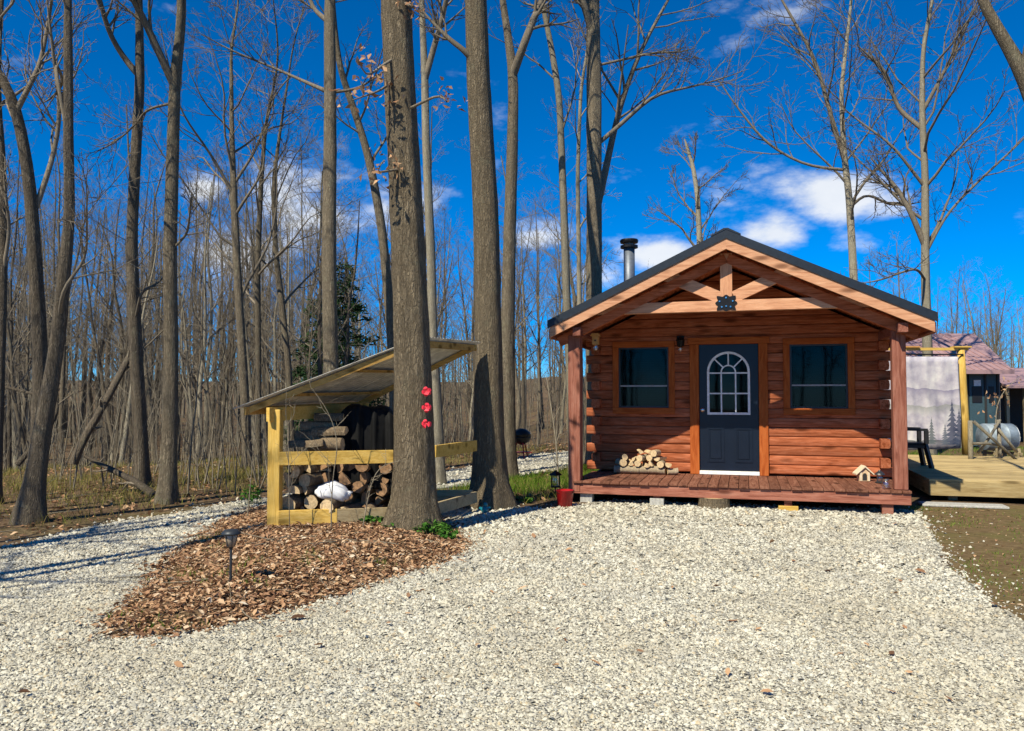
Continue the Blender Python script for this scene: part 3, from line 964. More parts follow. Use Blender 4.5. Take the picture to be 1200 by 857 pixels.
# chimney pipe
cx_, cy_ = -1.88, 3.2
ch = MB().lathe([(0.105, 2.9), (0.105, 4.40)], 20, (cx_, cy_, 0)).build('chimney_pipe', 'pipe_steel', cabin, True)
MB().lathe([(0.11, 4.36), (0.165, 4.365), (0.165, 4.41), (0.11, 4.415)], 20, (cx_, cy_, 0)).build('pipe_collar', 'black_metal', ch)
MB().lathe([(0.08, 4.416), (0.08, 4.46)], 12, (cx_, cy_, 0)).build('pipe_neck', 'pipe_steel', ch)
MB().lathe([(0.165, 4.46), (0.175, 4.50), (0.16, 4.525), (0.02, 4.545)], 20, (cx_, cy_, 0)).build('pipe_cap', 'black_metal', ch)
MB().lathe([(0.2, 2.98), (0.13, 3.12), (0.11, 3.2)], 16, (cx_, cy_, 0)).build('pipe_flashing', 'black_metal', ch)


# windows
def window(x0, x1, z0, z1):
    fo = 0.098
    f = MB()
    f.box((x0 - fo, YW - 0.045, z1), (x1 + fo, YW + 0.10, z1 + fo), 0.004)
    wn = f.build('window', 'cedar_orange_x', cabin)
    MB().box((x0 - fo, YW - 0.043, z0), (x0, YW + 0.10, z1), 0.004).build('side_trim', 'cedar_orange_z', wn)
    MB().box((x1, YW - 0.043, z0), (x1 + fo, YW + 0.10, z1), 0.004).build('side_trim', 'cedar_orange_z', wn)
    MB().box((x0 - fo, YW - 0.05, z0 - fo), (x1 + fo, YW + 0.10, z0), 0.004).build('sill', 'cedar_orange_x', wn)
    s_ = MB()
    t = 0.028
    s_.box((x0, YW - 0.012, z0), (x0 + t, YW + 0.05, z1)).box((x1 - t, YW - 0.012, z0), (x1, YW + 0.05, z1))
    s_.box((x0 + t, YW - 0.012, z1 - t), (x1 - t, YW + 0.05, z1)).box((x0 + t, YW - 0.012, z0), (x1 - t, YW + 0.05, z0 + t))
    s_.build('sash', 'lamp_dark', wn)
    zm = z0 + (z1 - z0) * 0.36
    MB().box((x0 + t, YW - 0.005, zm - 0.012), (x1 - t, YW + 0.04, zm + 0.012)).build('meeting_rail', 'blind', wn)
    MB().box((x0 + t, YW + 0.012, zm + 0.012), (x1 - t, YW + 0.016, z1 - t)).build('pane', 'window_glass', wn)
    MB().box((x0 + t, YW + 0.012, z0 + t), (x1 - t, YW + 0.016, zm - 0.012)).build('pane', 'window_glass', wn)
    b = MB()
    k = z0 + 0.03
    while k < z1 - 0.02:
        M = Matrix.Rotation(R_(52), 3, 'X')
        b.box((x0 + 0.03, YW + 0.085, k - 0.001), (x1 - 0.03, YW + 0.113, k + 0.001), 0, M, (0, YW + 0.1, k))
        k += 0.03
    b.build('blind', 'blind', wn)


window(-1.826, -1.007, 1.391, 2.383)
window(0.858, 1.698, 1.391, 2.389)

# door
dr = MB().box((-0.524, YW - 0.005, DZ + 0.065), (0.389, YW + 0.04, 2.412), 0.003).build('door', 'door_paint', cabin)
MB().box((-0.672, YW - 0.05, DZ + 0.002), (-0.528, YW + 0.1, 2.416), 0.004).build('door_trim', 'cedar_orange_z', cabin)
MB().box((0.393, YW - 0.05, DZ + 0.002), (0.53, YW + 0.1, 2.416), 0.004).build('door_trim', 'cedar_orange_z', cabin)
MB().box((-0.70, YW - 0.054, 2.418), (0.56, YW + 0.1, 2.525), 0.004).build('door_head_trim', 'cedar_orange_x', cabin)
MB().box((-0.526, YW - 0.07, DZ + 0.004), (0.391, YW + 0.05, DZ + 0.06), 0.004).build('threshold', 'white_paint', cabin)
ax0, ax1, az0, azs = -0.40, 0.262, 1.285, 1.962
acx, ar = (ax0 + ax1) / 2, (ax1 - ax0) / 2


def arcpoly(rad, n=24, c=(acx, azs)):
    return [(c[0] + rad * math.cos(math.pi * k / n), c[1] + rad * math.sin(math.pi * k / n)) for k in range(n + 1)]


gp = [(ax0 + 0.02, az0 + 0.02), (ax1 - 0.02, az0 + 0.02)] + arcpoly(ar - 0.02)
MB().prism(gp, YW - 0.0085, YW - 0.006).build('door_glass', 'door_glass' if 'door_glass' in MATS else 'window_glass', dr)


def band(o, i, y0, y1, closed=True):
    n = len(o)
    mb = MB()
    vs = [(x, y0, z) for x, z in o] + [(x, y0, z) for x, z in i] + [(x, y1, z) for x, z in o] + [(x, y1, z) for x, z in i]
    fs = []
    for k in range(n if closed else n - 1):
        j = (k + 1) % n
        fs += [(k, j, n + j, n + k), (j, k, 2 * n + k, 2 * n + j), (n + k, n + j, 3 * n + j, 3 * n + k), (2 * n + j, 2 * n + k, 3 * n + k, 3 * n + j)]
    return mb.add(vs, fs)


outer = [(ax0, az0), (ax1, az0)] + arcpoly(ar)
inner = [(ax0 + 0.036, az0 + 0.036), (ax1 - 0.036, az0 + 0.036)] + arcpoly(ar - 0.036)
band(outer, inner, YW - 0.026, YW - 0.004).build('lite_frame', 'white_paint', dr)
y0_, y1_ = YW - 0.020, YW - 0.0095
b = 0.011
w3 = (ax1 - ax0) / 3
r2 = w3 / 2
for xx in (ax0 + w3, ax0 + 2 * w3):
    MB().box((xx - b, y0_, az0 + 0.036), (xx + b, y1_, azs)).build('muntin', 'white_paint', dr)
for zz_ in (azs - 0.012, az0 + (azs - az0) * 0.5):
    MB().box((ax0 + 0.036, y0_ - 0.001, zz_ - b), (ax1 - 0.036, y1_ + 0.001, zz_ + b)).build('muntin', 'white_paint', dr)
band(arcpoly(r2 + b, 12), arcpoly(r2 - b, 12), y0_, y1_, False).build('muntin', 'white_paint', dr)
for an in (45, 90, 135):
    c, s_ = math.cos(R_(an)), math.sin(R_(an))
    MB().bar((acx + c * (r2 + 0.005), (y0_ + y1_) / 2, azs + s_ * (r2 + 0.005)), (acx + c * (ar - 0.03), (y0_ + y1_) / 2, azs + s_ * (ar - 0.03)), 0.01, 0.021, up=(-s_, 0, c)).build('muntin', 'white_paint', dr)
for xx in (-0.41, 0.02):
    o_ = [(xx, DZ + 0.20), (xx + 0.27, DZ + 0.20), (xx + 0.27, DZ + 0.75), (xx, DZ + 0.75)]
    i_ = [(xx + 0.03, DZ + 0.23), (xx + 0.24, DZ + 0.23), (xx + 0.24, DZ + 0.72), (xx + 0.03, DZ + 0.72)]
    pn = band(o_, i_, YW - 0.017, YW - 0.004).build('door_panel', 'door_paint', dr)
    MB().box((xx + 0.05, YW - 0.014, DZ + 0.25), (xx + 0.22, YW - 0.004, DZ + 0.70), 0.006).build('panel_field', 'door_paint', pn)
kb = MB().lathe([(0.012, 0), (0.012, 0.03), (0.03, 0.04), (0.034, 0.06), (0.024, 0.075), (0.004, 0.078)], 14)
kb.v = [(-0.475 + x_, YW - 0.006 - z_, 1.36 + y_) for x_, y_, z_ in kb.v]
kb.build('door_knob', 'silver', dr, True)
kb = MB().lathe([(0.036, 0), (0.036, 0.006), (0.02, 0.008)], 14)
kb.v = [(-0.475 + x_, YW - 0.006 - z_, 1.36 + y_) for x_, y_, z_ in kb.v]
kb.build('knob_plate', 'silver', dr, True)
# porch lamp
lp = MB().box((-0.87, YW - 0.07, 2.39), (-0.75, YW - 0.03, 2.56), 0.01).build('porch_light', 'black_metal', cabin)
MB().lathe([(0.02, 0.15), (0.075, 0.09), (0.06, 0.075), (0.05, 0.03), (0.03, -0.02)], 8, (-0.81, YW - 0.13, 2.39)).build('lamp_cage', 'black_metal', lp)
MB().lathe([(0.03, 0.0), (0.04, -0.03), (0.03, -0.07), (0.008, -0.085)], 12, (-0.81, YW - 0.13, 2.375)).build('lamp_glass', 'clear_jar', lp, True)
MB().bar((-0.81, YW - 0.07, 2.52), (-0.81, YW - 0.12, 2.53), 0.02, 0.02).build('lamp_arm', 'black_metal', lp)

# things the cabin stands on
def thing1(o, label, cat, group=None):
    return tag(o, label, cat, group)


def at_cabin(mb, name, mat, lx, ly, lz=0.0, rz=0.0, label=None, cat=None, smooth=False):
    o = mb.build(name, mat, None, smooth)
    o.location = cw(lx, ly, lz)
    o.rotation_euler = (0, 0, CR + rz)
    return tag(o, label, cat)


o = at_cabin(MB().box((-0.10, -0.10, 0.0), (0.10, 0.10, 0.105), 0.006), 'concrete_block', 'concrete', -1.06, 0.10, 0.0, 0.05, 'pale concrete block under the porch left of the stump', 'block')
e = empty('wood_stump', cw(-0.26, 0.12, 0), CR, 'round bark-covered stump under the middle of the porch', 'stump')
MB().lathe([(0.235, -0.02), (0.225, 0.02), (0.22, 0.07), (0.222, 0.138)], 22).build('stump_bark', 'bark_oak', e)
MB().lathe([(0.18, 0.1385), (0.17, 0.1395)], 22).build('stump_top', 'cut_wood', e)
at_cabin(MB().box((-0.13, -0.09, 0), (0.13, 0.09, 0.065), 0.004), 'wood_block', 'pine_x', 0.74, 0.10, 0, 0.02, 'yellow timber block under the porch right of the stump', 'block')
at_cabin(MB().box((-0.05, -0.05, 0), (0.05, 0.05, 0.075)), 'wood_shim', 'cedar_red_x', 0.74, 0.10, 0.065, 0, 'short dark wood shim on the yellow timber block', 'block')
at_cabin(MB().box((-0.05, -0.05, 0), (0.05, 0.05, 0.035)), 'wood_shim', 'cedar_red_x', -1.06, 0.10, 0.105, 0, 'short dark wood shim on the concrete block', 'block')
at_cabin(MB().box((-0.07, -0.08, 0), (0.07, 0.08, 0.14), 0.006), 'wood_block', 'cedar_red_x', 2.0, 0.12, 0, 0, 'dark wood block under the right end of the porch', 'block')
at_cabin(MB().box((-0.09, -0.09, 0), (0.09, 0.09, 0.14), 0.006), 'concrete_block', 'concrete', -2.1, 0.14, 0, 0, 'grey block under the left end of the porch', 'block')


# ------------------------------------------------------------------ firewood
def log_piece(L, r, split, seed):
    """a split or round billet lying along x, returns (bark part, end part)"""
    q = np.random.default_rng(seed)
    n = 12 if split == 0 else 9
    if split == 0:
        prof = [(r * math.cos(2 * math.pi * k / n) * q.uniform(0.9, 1.06), r * math.sin(2 * math.pi * k / n) * q.uniform(0.9, 1.06)) for k in range(n)]
    else:
        a = math.pi if split == 1 else math.pi * 0.55
        prof = [(r * math.cos(a * k / (n - 2) + 0.1), r * math.sin(a * k / (n - 2) + 0.1)) for k in range(n - 1)]
        prof.append((q.uniform(-0.1, 0.1) * r, -q.uniform(0.0, 0.12) * r))
    rows = 4
    vs = []; fs = []
    n = len(prof)
    for k in range(rows):
        t = -L / 2 + L * k / (rows - 1)
        j = q.normal(0, r * 0.05, 2)
        for (y_, z_) in prof:
            vs.append((t, y_ + j[0], z_ + j[1]))
    for k in range(rows - 1):
        for i in range(n):
            fs.append((k * n + i, k * n + (i + 1) % n, (k + 1) * n + (i + 1) % n, (k + 1) * n + i))
    body = (vs, fs)
    ends = (vs[:n] + vs[-n:], [tuple(range(n))[::-1], tuple(range(n, 2 * n))])
    ends = ([(x_ * 1.003, y_ * 0.995, z_ * 0.995) for x_, y_, z_ in ends[0]], ends[1])
    return body, ends


def firewood(loc, rot, L, r, split, seed, label, group, m1='bark_log', m2='cut_wood'):
    b_, e_ = log_piece(L, r, split, seed)
    t = empty('firewood', loc, 0, label, 'firewood', group)
    t.rotation_euler = rot
    MB().add(*b_).build('bark', m1, t, split == 0)
    h_ = len(e_[0]) // 2
    MB().add(e_[0][:h_], [e_[1][0]]).build('cut_end', m2, t)
    MB().add(e_[0][h_:], [tuple(i - h_ for i in e_[1][1])]).build('cut_end', m2, t)
    return t


ORD = ['first', 'second', 'third', 'fourth', 'fifth', 'sixth', 'seventh']
gp_ = 'firewood stacked on the porch'
YP = YW - 0.24
for k, (lx, ly, lz, ry, L, r_, lb) in enumerate([(-1.66, YP - 0.06, 0.066, 0.02, 0.40, 0.062, 'leftmost'), (-1.25, YP - 0.05, 0.066, -0.03, 0.40, 0.062, 'middle'), (-0.93, YP - 0.05, 0.056, 0.3, 0.16, 0.052, 'short one at the right end')]):
    firewood(cw(lx, ly, DZ + lz + 0.003), (random.uniform(-0.6, 0.6), 0, CR + ry), L, r_, 0, 100 + k, 'pale billet lying lengthwise under the porch stack, ' + lb, gp_, 'bark_birch')
rows = [[-1.76, -1.63, -1.50, -1.37, -1.24, -1.11, -1.00], [-1.70, -1.55, -1.40, -1.26, -1.13], [-1.46, -1.30, -1.20]]
for row, xs in enumerate(rows):
    for k, lx in enumerate(xs):
        spl = random.choice([0, 0, 1, 2])
        firewood(cw(lx, YP + random.uniform(-0.02, 0.02), DZ + 0.175 + row * 0.088 + random.uniform(-0.008, 0.008) - 0.02 * (row == 2)), (random.uniform(0, 6), 0, CR + R_(90) + random.uniform(-0.45, 0.45)), 0.26, random.uniform(0.045, 0.064), spl, 140 + k + 10 * row,
                 'pale porch billet, cut end out, %s from left in the %s row' % (ORD[k], ('lower', 'middle', 'top')[row]), gp_, 'cut_wood' if spl else 'bark_birch')

# birdhouse on the deck
bh = empty('birdhouse', cw(1.86, YW - 0.42, DZ + 0.003), CR + 0.15, 'small pale wooden birdhouse on the right end of the porch', 'birdhouse')
hw = [(-0.075, 0), (0.075, 0), (0.075, 0.13), (0, 0.20), (-0.075, 0.13)]
MB().prism(hw, 0.0, 0.14).build('house_body', 'birdhouse_wood', bh)
for sx in (-1, 1):
    p = [(0, 0.205), (sx * 0.125, 0.09), (sx * 0.125, 0.11), (0, 0.228)]
    MB().prism(p if sx > 0 else p[::-1], -0.03, 0.17).build('house_roof', 'birdhouse_roof', bh)
MB().prism([(-0.03, 0.012), (0.03, 0.012), (0.03, 0.09), (0.015, 0.115), (-0.015, 0.115), (-0.03, 0.09)], -0.005, 0.004).build('doorway', 'dark_wall', bh)
for sx in (-1, 1):
    MB().box((sx * 0.055 - 0.012, -0.012, 0.004), (sx * 0.055 + 0.012, -0.001, 0.125)).build('corner_slat', 'birdhouse_roof', bh)
# glass jar and lidded pot beside it
j = empty('glass_jar', cw(2.0, 0.14, DZ + 0.003), CR, 'small clear glass jar at the corner of the porch by the post', 'jar')
MB().lathe([(0.042, 0.0), (0.05, 0.02), (0.05, 0.09), (0.036, 0.11)], 16).build('jar_glass', 'clear_jar', j, True)
MB().lathe([(0.04, 0.111), (0.04, 0.13), (0.02, 0.135)], 16).build('lid', 'silver', j)
j = empty('lantern', cw(2.03, YW - 0.62, DZ + 0.003), CR, 'small dark lantern behind the glass jar on the porch', 'lantern')
MB().lathe([(0.06, 0), (0.065, 0.012), (0.05, 0.02)], 12).build('lantern_base', 'lamp_dark', j)
for k in range(4):
    a = math.pi / 4 + k * math.pi / 2
    MB().bar((0.045 * math.cos(a), 0.045 * math.sin(a), 0.018), (0.045 * math.cos(a), 0.045 * math.sin(a), 0.12), 0.008, 0.008).build('lantern_bar', 'lamp_dark', j)
MB().lathe([(0.035, 0.019), (0.037, 0.118)], 12).build('lantern_glass', 'clear_jar', j, True)
MB().lathe([(0.07, 0.119), (0.06, 0.14), (0.02, 0.17), (0.012, 0.185)], 12).build('lantern_roof', 'lamp_dark', j)
# hanging wooden box with jar (under the eave at the left)
hb = empty('hanging_trap', cw(-2.0, 0.35, 2.28), CR, 'small amber wooden box with a clear jar hanging under the left eave', 'insect trap')
MB().box((-0.05, -0.05, 0.09), (0.05, 0.05, 0.22), 0.006).build('trap_box', 'amber_wood', hb)
MB().prism([(-0.075, 0.22), (0.075, 0.22), (0.05, 0.26), (-0.05, 0.26)][::-1], -0.065, 0.065).build('trap_roof', 'amber_wood', hb)
MB().lathe([(0.03, 0.0), (0.038, 0.01), (0.038, 0.07), (0.028, 0.089)], 14).build('trap_jar', 'clear_jar', hb, True)
MB().tube([(0, 0, 0.26), (0.01, 0.0, 0.30), (0, 0, zroof(-2.0) + 0.03 - 2.28)], 0.003, 5).build('hanger_wire', 'black_metal', hb)
MB().lathe([(0.014, 0), (0.014, 0.004)], 10).build('trap_hole', 'black_metal', hb).location = (0, -0.055, 0.15)
bpy.data.objects['trap_hole'].rotation_euler = (R_(90), 0, 0)

# ------------------------------------------------------------------ trees
def unit(a):
    return a / (np.linalg.norm(a, axis=-1, keepdims=True) + 1e-9)


def grow(q, P, D, L, r0, n, jit, trop, droop=0.0, rend=0.25):
    """N polylines of n points from P along D"""
    N = len(P)
    out = np.zeros((N, n, 3)); out[:, 0] = P
    d = unit(D.copy())
    for k in range(1, n):
        d = unit(d + q.normal(0, jit, (N, 3)) + np.array([0, 0, trop]))
        out[:, k] = out[:, k - 1] + d * (L / (n - 1))[:, None]
    t = np.linspace(0, 1, n)[None]
    r = r0[:, None] * (1 - (1 - rend) * t)
    return out, r


def spawn(q, P, r, L, m, tlo, thi, ang, lratio, rratio):
    """m children on each polyline"""
    N, n, _ = P.shape
    t = np.clip((np.arange(m)[None] + q.uniform(0, 1, (N, m))) / m, 0, 1) * (thi - tlo) + tlo
    f = t * (n - 1)
    i = np.clip(f.astype(int), 0, n - 2)
    w_ = f - i
    ar = np.arange(N)[:, None]
    p = P[ar, i] * (1 - w_)[..., None] + P[ar, i + 1] * w_[..., None]
    d = unit(P[ar, i + 1] - P[ar, i])
    rr = r[ar, i] * (1 - w_) + r[ar, i + 1] * w_
    rand = q.normal(0, 1, d.shape)
    perp = unit(rand - (rand * d).sum(-1, keepdims=True) * d)
    a = q.uniform(*ang, (N, m))[..., None]
    D = d * np.cos(a) + perp * np.sin(a)
    ln = L[:, None] * lratio * q.uniform(0.6, 1.2, (N, m)) * (1.15 - 0.55 * t)
    return p.reshape(-1, 3), D.reshape(-1, 3), ln.ravel(), np.maximum(rr.ravel() * rratio, 0.0035)


def crown_from(q, P, D, L, r, m2=6, m3=5, m4=3, up=0.06, rmin=0.0035, first=True, jit=0.13):
    """level-1 limbs given; grows 2nd, 3rd, 4th order twigs"""
    parts = []
    p1, r1 = grow(q, P, D, L, r, 8, jit, up)
    if first:
        parts.append(tubes(p1, np.maximum(r1, rmin), 6))
    return parts + crown_on(q, p1, r1, L, m2, m3, m4, up, rmin)


def crown_on(q, p1, r1, L, m2, m3, m4, up, rmin, tlo=0.2):
    parts = []
    a, b, c, d = spawn(q, p1, r1, L, m2, tlo, 0.98, (0.4, 0.95), 0.52, 0.55)
    p2, r2 = grow(q, a, b, c, d, 6, 0.15, up)
    parts.append(tubes(p2, np.maximum(r2, rmin), 4))
    if m3:
        a, b, c, d = spawn(q, p2, r2, c, m3, 0.15, 0.98, (0.4, 1.0), 0.52, 0.6)
        p3, r3 = grow(q, a, b, c, np.maximum(d, rmin * 0.9), 5, 0.17, up)
        parts.append(tubes(p3, np.maximum(r3, rmin * 0.7), 3))
        if m4:
            a, b, c, d = spawn(q, p3, r3, c, m4, 0.2, 0.98, (0.4, 1.0), 0.6, 0.7)
            p4, r4 = grow(q, a, b, c, np.maximum(d, rmin * 0.7), 3, 0.18, up)
            parts.append(tubes(p4, np.maximum(r4, rmin * 0.55), 3))
    return parts


def resample(pts, rad, n):
    pts = np.asarray(pts, float); rad = np.asarray(rad, float)
    s_ = np.concatenate([[0], np.cumsum(np.linalg.norm(np.diff(pts, axis=0), axis=1))])
    u = np.linspace(0, s_[-1], n)
    # smooth (Catmull-like) by interpolating then averaging
    out = np.stack([np.interp(u, s_, pts[:, k]) for k in range(3)], 1)
    for _ in range(3):
        out[1:-1] = 0.25 * out[:-2] + 0.5 * out[1:-1] + 0.25 * out[2:]
    return out, np.interp(u, s_, rad), s_[-1]


def trunk_mesh(q, P, r, sides, flare=0.0, rough=0.06, zb=0.0):
    """one trunk with lumpy radius and root flare; returns V,F"""
    n = len(P)
    th = np.arange(sides) * 2 * np.pi / sides
    lump = np.ones((n, sides))
    for k in range(1, 7):
        ph = q.uniform(0, 6.28) + np.cumsum(q.normal(0, 0.10, n))
        lump += (rough / k ** 0.6) * np.cos(k * th[None] + ph[:, None])
    lump += q.normal(0, rough * 0.3, (n, sides))
    h = P[:, 2] - zb
    if flare:
        roots = 0.5 + 0.5 * np.cos(5 * th + q.uniform(0, 6.28)) * 0.7 + 0.25 * np.cos(3 * th + q.uniform(0, 6.28))
        fl = flare * np.exp(-np.maximum(h, 0) / 0.22)
        lump *= 1 + fl[:, None] * (0.45 + 0.75 * np.clip(roots, 0, 1.2))[None]
    rr = r[None, :, None] * lump[None]
    T = P[None]
    return tubes(T, rr, sides)


def pxtree(name, label, Y, path, top=16.0, limbs=(), nl=10, lstart=0.45, seed=1, mat='bark_grey', twig='bark_twig', sides=14, flare=0.5,
           llen=3.0, m=(6, 5, 2), group=None, cat='tree', yj=0.25, topr=0.3, extra=None, up=0.06, base_z=None, rough=0.06, mintz=None, rmin=0.005):
    """a tree whose trunk follows photo directions at its own distance Y and goes on above the frame"""
    q = np.random.default_rng(seed)
    pts = []; rad = []
    for (x_, y_, w_) in path:
        p = gy(x_, y_, Y)
        pts.append((p.x, p.y, p.z)); rad.append(w_ * Y / FPX / 2)
    bz = tz(pts[0][0], pts[0][1]) if base_z is None else base_z
    b0 = (pts[0][0], pts[0][1], bz)
    pts = np.array(pts)
    if pts[0][2] > bz + 0.25:      # hidden foot: carry the trunk down to the soil
        pts = np.vstack([b0, pts]); rad = [rad[0] * 1.12] + rad
    else:
        pts[0][2] = bz
    pts[1:, 1] += np.cumsum(q.normal(0, yj * 0.2, len(pts) - 1))
    pts = np.vstack([pts[0] - np.array([0, 0, 0.12]), pts]); rad = [rad[0]] + list(rad)
    last = pts[-1]
    if last[2] < top:
        d = unit(pts[-1] - pts[-2]) * 0.6 + np.array([0, 0, 0.5])
        k = 5
        seg = (top - last[2]) / k
        pp = last
        rl = rad[-1]
        for j_ in range(k):
            d = unit(d + q.normal(0, 0.10, 3) + np.array([0, 0, 0.15]))
            pp = pp + d * seg / max(d[2], 0.4)
            pts = np.vstack([pts, pp]); rad.append(rl * (1 - (1 - topr) * (j_ + 1) / k))
    nseg = int(max(24, (pts[-1][2] - bz) / 0.22))
    P, r, L = resample(pts, rad, nseg)
    org = np.array(b0)
    T = empty(name, b0, 0, label, cat, group)
    # finer rings near the ground
    V, F_ = trunk_mesh(q, P - org, r, sides, flare, rough)
    mesh_np('trunk', V, F_, mat, T, True)
    parts = []
    # traced limbs
    for lb in limbs:
        lp, lr = [], []
        for (x_, y_, w_) in lb:
            p = gy(x_, y_, Y); lp.append((p.x, p.y, p.z)); lr.append(w_ * Y / FPX / 2)
        lp = np.array(lp)
        i0 = np.argmin(np.linalg.norm(P - lp[0], axis=1))
        off = P[i0][1] - lp[0][1]
        lp[:, 1] += off + np.concatenate([[0], np.cumsum(q.normal(0, yj, len(lp) - 1))])
        lp[0] = P[i0]
        e_ = unit(lp[-1] - lp[-2]); ext = 0.25 * np.linalg.norm(lp[-1] - lp[0])
        lp = np.vstack([lp, lp[-1] + e_ * ext + np.array([0, 0, 0.1])]); lr.append(lr[-1] * 0.4)
        Q, qr, qL = resample(lp - org, lr, 16)
        parts.append(tubes(Q[None], qr[None], 8))
        parts += crown_on(q, Q[None], qr[None], np.array([qL * 0.8]), 11, m[1], m[2], up, rmin, 0.3)
    # grown limbs
    if nl:
        t = np.linspace(lstart, 0.97, nl) + q.uniform(-0.02, 0.02, nl)
        idx = np.clip((t * (nseg - 1)).astype(int), 1, nseg - 2)
        tan = unit(P[idx + 1] - P[idx])
        a = q.uniform(0, 6.28) + np.arange(nl) * 2.4 + q.normal(0, 0.4, nl)
        side = np.stack([np.cos(a), np.sin(a), 0 * a], 1)
        el = q.uniform(0.45, 0.95, nl)[:, None]
        D = unit(tan * el + side * (1 - el * 0.4))
        ln = llen * q.uniform(0.6, 1.25, nl) * (1.25 - 0.7 * t)
        parts += crown_from(q, P[idx] - org, D, ln, r[idx] * q.uniform(0.32, 0.5, nl), *m, up=up, rmin=rmin)
    if parts:
        V, F_ = merge(parts)
        mesh_np('crown', V, F_, twig, T, True)
    if extra:
        extra(T, q, P - org)
    return T


def leaf_bunch(T, spots, name='dead_leaves', mat='leaf_dry', size=0.06, n=22, spread=0.14):
    """dry leaves that still cling to twigs; spots in the tree's own frame"""
    V = []; A = []
    for sp in spots:
        for k in range(n):
            c = np.array(sp) + rng.normal(0, spread, 3)
            u_ = unit(rng.normal(0, 1, 3)); v_ = unit(np.cross(u_, rng.normal(0, 1, 3)))
            s_ = size * rng.uniform(0.6, 1.3)
            bend = np.cross(u_, v_) * s_ * 0.3
            V += [c - u_ * s_, c - v_ * s_ * 0.45 + bend, c + u_ * s_, c + v_ * s_ * 0.45 + bend]
            A += [rng.uniform(0.2, 0.75)] * 4
    f = np.arange(len(V)).reshape(-1, 4)
    return mesh_np(name, np.array(V), f, mat, T, attr=A)


def t1_extra(T, q, P):
    o = np.array(T.location)
    sp = []
    parts = []
    for (x0, y0, pts_) in [(470, 60, [(440, 82, 0.4), (428, 96, 0.5), (420, 70, 0.6)]), (472, 96, [(450, 105, 0.2), (436, 110, 0.3), (412, 118, 0.5)]),
                           (474, 190, [(455, 200, 0.3), (437, 205, 0.4), (450, 188, 0.3)]), (465, 5, [(490, 12, 0.3), (478, 4, 0.2)]), (480, 130, [(520, 108, 0.5), (524, 120, 0.5)])]:
        a = np.array(gy(x0, y0, T.location.y)) - o
        i = np.argmin(np.linalg.norm(P - a, axis=1))
        pl_ = [P[i]]
        for (x_, y_, dy) in pts_:
            b = np.array(gy(x_, y_, T.location.y - dy)) - o
            pl_.append(b); sp.append(b)
        Q, qr, _ = resample(pl_, np.linspace(0.02, 0.006, len(pl_)), 10)
        V, F_ = tubes(Q[None], qr[None], 5)
        mesh_np('side_twig', V, F_, 'bark_twig', T, True)
    leaf_bunch(T, sp, n=13, spread=0.085, size=0.045)


pxtree('oak_tree', 'thick straight oak trunk in front of the woodshed rail, red ornaments on it', 9.12,
       [(485, 618, 50), (487, 590, 47), (487, 540, 45), (485, 440, 41), (481, 330, 38), (475, 200, 36), (468, 80, 34.5), (465, 0, 34)], 18, seed=11, mat='bark_oak',
       sides=44, flare=0.55, nl=9, lstart=0.6, llen=4.2, m=(6, 4, 2), extra=t1_extra, rough=0.05, yj=0.05, mintz=0)
pxtree('oak_tree', 'thick dark-footed trunk between the woodshed roof and the cabin', 11.3,
       [(573, 598, 46), (573, 570, 42), (572, 500, 36), (572, 400, 32), (569, 250, 30), (560, 100, 28), (557, 0, 26)], 19, seed=12, mat='bark_oak',
       sides=40, flare=0.6, nl=9, lstart=0.6, llen=4.2, m=(6, 4, 2), rough=0.05, yj=0.05,
       limbs=[[(560, 75, 9), (545, 62, 7), (530, 52, 6), (510, 30, 4), (500, 20, 3)]])
pxtree('bare_tree', 'tall straight grey trunk behind the woodshed roof', 14.8,
       [(386, 560, 19), (386, 430, 18), (386, 300, 17), (387, 150, 15), (386, 0, 13)], 20, seed=13, sides=22, nl=10, lstart=0.5, llen=3.5,
       limbs=[[(383, 105, 6), (350, 88, 4), (310, 66, 3), (262, 50, 2)], [(388, 112, 4), (420, 105, 3), (452, 75, 2)], [(382, 25, 7), (366, 8, 5), (355, -20, 4)]])
pxtree('bare_tree', 'forked trunk just right of the thick dark-footed tree', 15.0,
       [(597, 562, 17), (596, 480, 16), (595, 390, 16), (598, 260, 14), (601, 170, 12.5), (602, 95, 11), (593, 30, 8), (588, 0, 7)], 17, seed=14, sides=20, nl=8, lstart=0.6,
       limbs=[[(602, 92, 10), (614, 65, 9), (627, 30, 8), (634, 0, 7)]])
pxtree('bare_tree', 'tall grey trunk behind the chimney with a sweeping limb on its right', 17.5,
       [(697, 545, 21), (696, 340, 19), (696, 230, 18), (696, 130, 18), (695, 60, 17), (694, 0, 16)], 20, rmin=0.007, seed=15, sides=24, nl=8, lstart=0.62, llen=3.6, m=(6, 5, 3),
       limbs=[[(698, 260, 10), (708, 215, 9), (718, 165, 8), (726, 130, 7), (740, 85, 6), (755, 45, 5), (778, 5, 4)], [(718, 172, 6), (735, 140, 5), (760, 118, 4), (795, 105, 3), (840, 92, 2)],
              [(692, 48, 9), (682, 15, 8), (672, -15, 7)], [(742, 82, 3), (765, 66, 3), (800, 55, 2)]])
pxtree('bare_tree', 'slim trunk seen left of the cabin post and roof edge', 15.8,
       [(672, 556, 11), (669, 450, 11), (664, 350, 10), (661, 240, 9), (656, 110, 8), (646, 45, 7), (636, 0, 6)], 15, seed=16, mat='bark_pale', sides=14, nl=8, llen=2.4)
pxtree('bare_tree', 'thin pale tree between the slim trunk and the grey chimney trunk', 19.0,
       [(682, 540, 6), (679, 345, 6), (677, 200, 5), (681, 100, 4), (690, 50, 3)], 12, seed=17, mat='bark_pale', twig='bark_twig_pale', sides=10, nl=11, llen=2.0, lstart=0.3)
